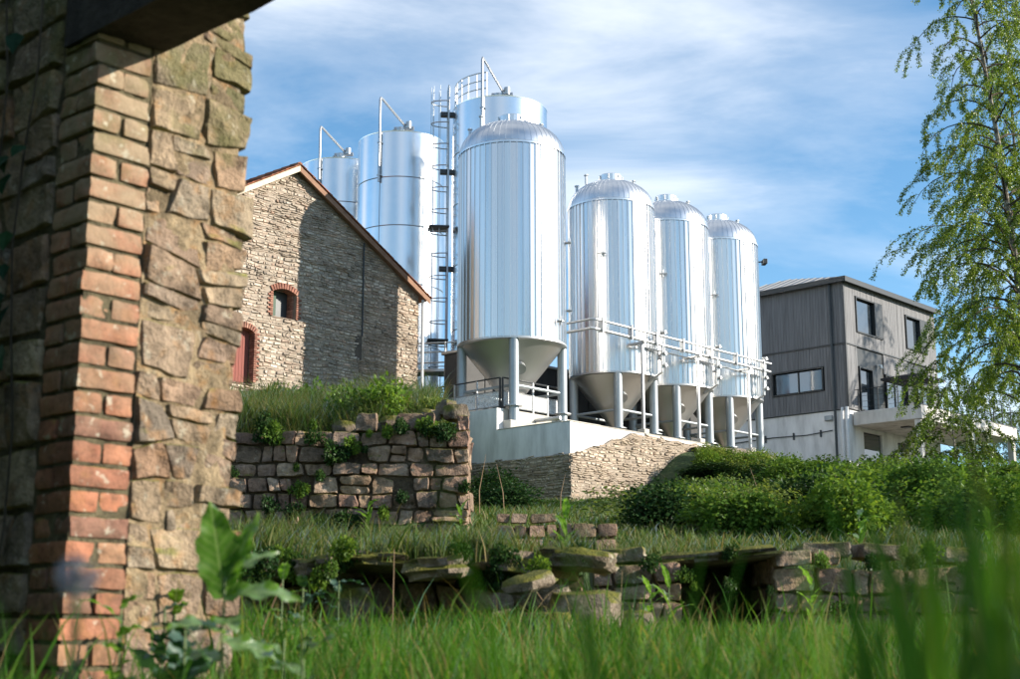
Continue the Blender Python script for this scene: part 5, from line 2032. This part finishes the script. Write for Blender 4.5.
# ---- birches
def birch(name, label, loc, H, spread, seed, path, nprim, nleafs, leaf=(.035, .06), low=.18, group='birch trees', mat='birchleaf', left=0.0):
    g = np.random.default_rng(seed)
    t = thing(name, label, 'tree', loc, 0, group)
    path = [Vector(p) for p in path]

    def tr(f):
        k = f * (len(path) - 1)
        i = min(int(k), len(path) - 2)
        return path[i].lerp(path[i + 1], k - i)
    m_ = 14
    r0 = H * .0075
    tk = MB().tube([tr(i / m_) for i in range(m_ + 1)], [r0 * (1 - .93 * (i / m_) ** .8) + .006 for i in range(m_ + 1)], 9)
    tk.build('trunk', M['birchbark'], t, True)
    br = MB()
    P, D = [], []
    for k in range(nprim):
        f = low + (1 - low) * (k + g.uniform(0, 1)) / nprim
        p0 = tr(min(f, .995))
        a = k * 2.4 + g.uniform(-.5, .5)
        prof = math.sin(min(1, (1 - f) / .62) * PI / 2) * (.55 + .45 * min(1, (f - low) / .15 + .3))
        L = spread * prof * g.uniform(.6, 1.15) + .25
        el0 = g.uniform(.5, 1.0)
        d = Vector((math.cos(a) * math.cos(el0), math.sin(a) * math.cos(el0), math.sin(el0)))
        pts = [p0]
        ns = 7
        for i in range(ns):
            d = d + Vector((g.normal(0, .10), g.normal(0, .10), -.17 - .05 * i * (1 if f < .8 else .4)))
            d.normalize()
            pts.append(pts[-1] + d * (L / ns) * 1.25)
        br.tube(pts, [r0 * .30 * (1 - f * .6) * (1 - i / (ns + .4)) + .003 for i in range(ns + 1)], 5, False)
        ntw = max(5, int(L * 7.5))
        for j in range(ntw):
            q = g.uniform(.22, 1.0)
            kk = q * ns
            i = min(int(kk), ns - 1)
            s0 = pts[i].lerp(pts[i + 1], kk - i)
            da = a + g.normal(0, 1.1)
            dv = Vector((math.cos(da), math.sin(da), g.uniform(-.1, .6)))
            tl_ = g.uniform(.35, 1.0) * (.55 + .5 * prof) * (spread / 1.9) ** .5
            tp = [s0]
            for i2 in range(5):
                dv = (dv + Vector((g.normal(0, .12), g.normal(0, .12), -.42))).normalized()
                tp.append(tp[-1] + dv * tl_ / 5)
            br.tube(tp, [.006, .005, .004, .004, .003, .002], 3, False)
            nl = int(nleafs * tl_ * g.uniform(.5, 1.4))
            for _ in range(nl):
                w_ = g.uniform(.1, 1) ** .8 * 5
                i2 = min(int(w_), 4)
                pp = tp[i2].lerp(tp[i2 + 1], w_ - i2)
                P.append((pp.x + g.normal(0, .03), pp.y + g.normal(0, .03), pp.z + g.normal(0, .03)))
                D.append((g.normal(0, .6), g.normal(0, .6), -.8))
    br.build('branches', M['bark'], t)
    P, D = np.array(P), np.array(D)
    L = g.uniform(leaf[0], leaf[1], len(P))
    leaf_cloud('crown', P, D, g.normal(0, 1, (len(P), 3)), L, L * .75, M[mat], np.clip(g.normal(.5, .25, len(P)), 0, 1), t)
    return t


bx, by = 11.0, 30.0
bz = gz(bx, by) - .1
main = birch('birch_tree', 'tall slender birch with fresh leaves and hanging twigs on the right bank', (bx, by, bz), 15, 1.75, 31,
             [(0, 0, 0), (.12, 0, 2.2), (.15, 0, 4.2), (.02, 0, 6.3), (-.12, 0, 8.4), (-.35, .1, 11), (-.55, .2, 13.2), (-.7, .2, 15.2)], 115, 210, (.030, .052))
m2 = birch('birch_tree', 'small pale birch sapling in front of the balcony columns', (17.2, 54.5, gz(17.2, 54.5) - .1), 6.5, 2.0, 33,
           [(0, 0, 0), (.05, 0, 1.9), (-.05, 0, 3.8), (0, .1, 6.6)], 34, 70, (.06, .10), .22)
m3 = birch('birch_tree', 'second birch standing just behind the tall birch', (12.75, 34.0, gz(12.75, 34.0) - .1), 13, 2.8, 35,
           [(0, 0, 0), (-.1, 0, 3.2), (.1, 0, 6.3), (0, .1, 9.5), (.1, .1, 13)], 64, 90)
# neighbouring trees that shade the bank and the building from the right
for (x, y, s_, rz, lab) in ((24.5, 31.0, 1.0, 1.0, 'birch farther along the bank, right of the tall birch'),
                            (31.0, 62.5, 1.25, 3.6, 'birch beside the balcony end of the timber building'), (26.5, 57.5, 1.0, 5.0, 'birch below the balcony end of the timber building'),
                            (27.0, 41.5, .8, 4.2, 'birch on the upper bank, beyond the two nearest birches')):
    c = copy_tree(m3)
    c.location = (x, y, gz(x, y) - .1)
    c.scale = (s_, s_, s_)
    c.rotation_euler = (0, 0, rz)
    c['label'] = lab


for (x, y, s_, rz, lab) in ((31.0, 82.0, 1.0, .4, 'tree behind the far end of the timber building'), (35.5, 84.0, 1.1, 2.9, 'tree beyond the balcony, behind the timber building'),
                            (27.5, 80.0, .62, 1.7, 'low tree tight behind the timber building'), (39.5, 80.0, .9, 4.4, 'tree at the edge of the garden beyond the balcony')):
    c = copy_tree(m3)
    c.location = (x, y, gz(x, y) - .1)
    c.scale = (s_ * 1.3, s_ * 1.3, s_)
    c.rotation_euler = (0, 0, rz)
    c['label'] = lab


# ---- broad leaved weeds
def leaf_mesh(L, W, curl, seed, lobed=0.0, nseg=20):
    """broad leaf along +x, bending down along its length; folded on the midrib"""
    g = random.Random(seed)
    mb = MB()
    cols_ = [-1, -.55, 0, .55, 1]
    x, z, th = 0.0, 0.0, 0.0
    for i in range(nseg + 1):
        t = i / nseg
        w = W / 2 * (math.sin(PI * min(1, t * .93 + .07) ** .85) ** .8) if t < .999 else .002
        w *= 1 + .10 * math.sin(t * 23 + seed) * (t < .95) + .06 * math.sin(t * 51 + seed * 2) * (t < .95)
        if lobed:
            w *= 1 - lobed * (.5 + .5 * math.sin(t * 30))
        for c_ in cols_:
            wav = .10 * W * math.sin(t * 17 + seed + (c_ > 0) * 1.3) * abs(c_) ** 2
            mb.v.append((x - math.sin(th) * (.22 * abs(c_) * w + wav), c_ * w, z + math.cos(th) * (.22 * abs(c_) * w + wav)))
        x += math.cos(th) * L / nseg
        z += math.sin(th) * L / nseg
        th -= curl / nseg
    m_ = len(cols_)
    for i in range(nseg):
        for k in range(m_ - 1):
            mb.quad(i * m_ + k, i * m_ + k + 1, (i + 1) * m_ + k + 1, (i + 1) * m_ + k, r=.5)
    me = mb.mesh('leaf')
    me.shade_smooth()
    return me


def weed(name, label, loc, leaves, mat, group=None, sc=1.0):
    """leaves: (azimuth deg, elevation deg, length, width, curl, lobed, roll, height), or with direction and normal vectors for the first two"""
    t = thing(name, label, 'plant', loc, 0, group)
    for i, (az, el, L, W, curl, lob, roll, hz) in enumerate(leaves):
        me = leaf_mesh(L * sc, W * sc, curl, i + 1, lob)
        o = link('leaf', me, mat, t)
        o.location = (0, 0, hz * sc)
        if isinstance(az, tuple):
            X_ = Vector(az).normalized()
            Z_ = Vector(el)
            Z_ = (Z_ - X_ * Z_.dot(X_)).normalized()
            Y_ = Z_.cross(X_)
            o.rotation_euler = Matrix((X_, Y_, Z_)).transposed().to_euler()
        else:
            o.rotation_euler = (Matrix.Rotation(R(az), 3, 'Z') @ Matrix.Rotation(-R(el), 3, 'Y') @ Matrix.Rotation(R(roll), 3, 'X')).to_euler()
    MB().tube([(0, 0, -.05), (0, 0, max(l[7] for l in leaves) * sc + .01)], .0035, 6).build('stem', M['stemgreen'], t)
    return t


dx_, dy_ = -.675, 3.4
weed('dock_plant', 'bright green dock plant with broad upright leaves beside the brick pier', (dx_, dy_, gz(dx_, dy_) + .035),
     [((-.16, -.05, 1), (.30, -1, .15), .235, .105, .25, 0, 0, .44), ((.34, .0, 1), (-.25, -1, .2), .20, .062, .35, .35, 0, .46), ((1, -.25, .35), (-.1, -.75, 1), .19, .07, 1.0, .12, 0, .44),
      ((.7, .3, .8), (-.4, -.8, .6), .17, .05, .9, .3, 0, .48), ((-.5, -.6, .35), (.2, -.4, 1), .15, .07, .9, .1, 0, .36), ((.3, -.9, .3), (0, -.4, 1), .16, .075, .9, .1, 0, .38),
      ((.9, .1, -.1), (0, -.6, 1), .15, .07, .6, .1, 0, .34), ((-.9, .1, .3), (.3, -.6, 1), .12, .06, .8, .1, 0, .30)], M['dock'])
weed('dock_plant', 'dark leafy weed in the shade between pier and dock plant', (-.86, 3.75, gz(-.86, 3.75)),
     [(200, 60, .22, .09, .6, .1, 20, .18), (-20, 55, .20, .09, .7, .1, -20, .2), (90, 65, .2, .08, .6, .1, 40, .22), (-90, 45, .18, .09, .9, .1, 0, .2), (-150, 40, .17, .08, .9, .1, 0, .16)], M['bluegreen'])
g_ = random.Random(21)
for i in range(12):
    y = g_.uniform(3.2, 6.5)
    x = g_.uniform(-.28, -.10) * y
    weed('nettle_plant', 'leafy green weed among the grass near the pier', (x, y, gz(x, y)),
         [(g_.uniform(0, 360), g_.uniform(15, 60), g_.uniform(.08, .14), g_.uniform(.035, .06), g_.uniform(.5, 1.0), .2, 0, .10 + .04 * k) for k in range(8)], M['bluegreen'] if i % 2 else M['dock'], 'weeds by the pier')
for i in range(10):
    x, y = ((-3.0, 13.2), (-.45, 13.1), (.35, 8.9), (.9, 9.25), (2.5, 10.2), (-2.0, 8.0), (.95, 8.6), (3.4, 10.1), (-1.3, 13.0), (1.95, 9.3))[i]
    weed('wall_weed', 'small leafy weed growing by the ruined stonework', (x, y, max(gz(x, y), .95 if y < 9 and x < .45 and y > 8.3 else -9)),
         [(g_.uniform(0, 360), g_.uniform(35, 75), g_.uniform(.12, .2), g_.uniform(.03, .05), g_.uniform(.5, 1.0), .1, 0, .04 + .04 * k) for k in range(9)], M['dock'], 'weeds by the ruined stonework')

# ivy on the shaded face of the pier
iv = thing('climbing_ivy', 'dark ivy climbing the shaded face of the brick pier', 'ivy', (-1.40, 4.5, 0), GRID)
lm = MB()
lm.v = [(0, 0, 0), (.018, -.03, .006), (.045, -.022, .010), (.075, 0, .0), (.045, .022, .010), (.018, .03, .006), (.03, 0, .0)]
for q in ((0, 1, 6), (1, 2, 6), (2, 3, 6), (3, 4, 6), (4, 5, 6), (5, 0, 6)):
    lm.quad(*q)
lme = lm.mesh('leaf')
lme.materials.append(M['ivyobj'])
for i in range(190):
    y = .30 + abs(g_.gauss(.30, .26))
    z_ = g_.uniform(.5, 3.2)
    if noise.noise(Vector((y * 2.2, z_ * 1.3, 4.4))) < -.05 and y < .75:
        continue
    o = bpy.data.objects.new('leaf', lme)
    COL.objects.link(o)
    o.parent = iv
    o.location = (-.06 - g_.uniform(0, .05), y, z_)
    o.rotation_euler = (g_.uniform(-.6, .6), R(70) + g_.uniform(-.5, .5), R(180) + g_.uniform(-.7, .7))
    s_ = g_.uniform(.7, 1.3)
    o.scale = (s_, s_, s_)
vs = MB()
for k in range(4):
    y = .35 + k * .22
    vs.tube([(-.045, y + .05 * math.sin(i * 1.3 + k), -.05 + i * .32) for i in range(11)], .004, 5)
vs.build('stems', M['bark'], iv)

# seed head close to the lens
dn = thing('dandelion_clock', 'grey dandelion seed head on a thin stalk in front of the brick pier', 'dandelion', (-.362, 1.2, gz(-.362, 1.6)))
hz = .60 - gz(-.362, 1.6)
MB().tube([(.01, 0, -.05), (.004, 0, hz * .5), (0, 0, hz)], .0028, 6).build('stalk', M['stemgreen'], dn, True)
sh = MB()
for i in range(110):
    v = Vector((g_.gauss(0, 1), g_.gauss(0, 1), g_.gauss(0, 1))).normalized()
    if v.x > .2 and v.z > .3:
        continue
    c0 = Vector((0, 0, hz))
    sh.tube([c0, c0 + v * .014], .0003, 3, False)
    a_ = v.orthogonal().normalized()
    b2 = v.cross(a_)
    for k in range(6):
        w_ = (a_ * math.cos(k * PI / 3) + b2 * math.sin(k * PI / 3)) * .005
        sh.tube([c0 + v * .014, c0 + v * .0175 + w_], .0004, 3, False)
sh.build('seed_fluff', M['fluff'], dn)
boulder('seed_core', (0, 0, hz), (.008, .008, .008), M['soil'], dn, 3)
# dry stalks in the grass
for i, (px_, pz, Y) in enumerate(((395, 585, 7.4), (262, 545, 5.5), (757, 480, 27), (823, 505, 14), (830, 500, 14), (505, 470, 20), (480, 455, 17), (615, 575, 8.4), (543, 545, 8.0), (560, 480, 24))):
    X = (px_ - 510) / 1417 * Y
    z0 = gz(X, Y)
    h_ = random.Random(i).uniform(.35, .6) * (1.6 if Y > 10 else 1)
    t = MB().tube([(0, 0, -.05), (.03 * math.sin(i), 0, h_ * .5), (.12 * math.sin(i * 2.2), .02, h_)], [.0035 if Y < 10 else .009, .003 if Y < 10 else .007, .002], 5).build('dry_stalk', M['stemdry'])
    t.location = (X, Y, z0)
    tag(t, 'dry brown plant stalk standing in the rough grass', 'stalk', 'dry stalks in the grass')

# unseen laurels added to block skylight on the pier and shade near grass
me, ms = shrub_mesh(300, M['ivy'], 9000, 14, (.06, .11))
for (x, y, w, h, lab) in ((-3.6, 2.6, 1.7, 4.8, 'unseen dark laurel added to block skylight from the shaded pier face'), (-2.7, .6, 1.5, 4.6, 'second unseen laurel, added next to the first to block skylight'),
                          (-5.2, 5.0, 1.8, 5.5, 'large unseen laurel added on the outer side of the gate wall to block skylight'), (-2.6, -1.8, 1.8, 5.0, 'unseen laurel added behind the view to block skylight'),
                          (2.5, .75, 1.1, 1.9, 'low unseen laurel added to shade the close grass on the right')):
    hd = thing('shade_laurel', lab, 'tree', (x, y, gz(x, y) - .1), x, 'laurels added out of view for shade')
    hd.scale = (w, w, h)
    link('foliage', me, None, hd)
    link('stem', ms, None, hd)
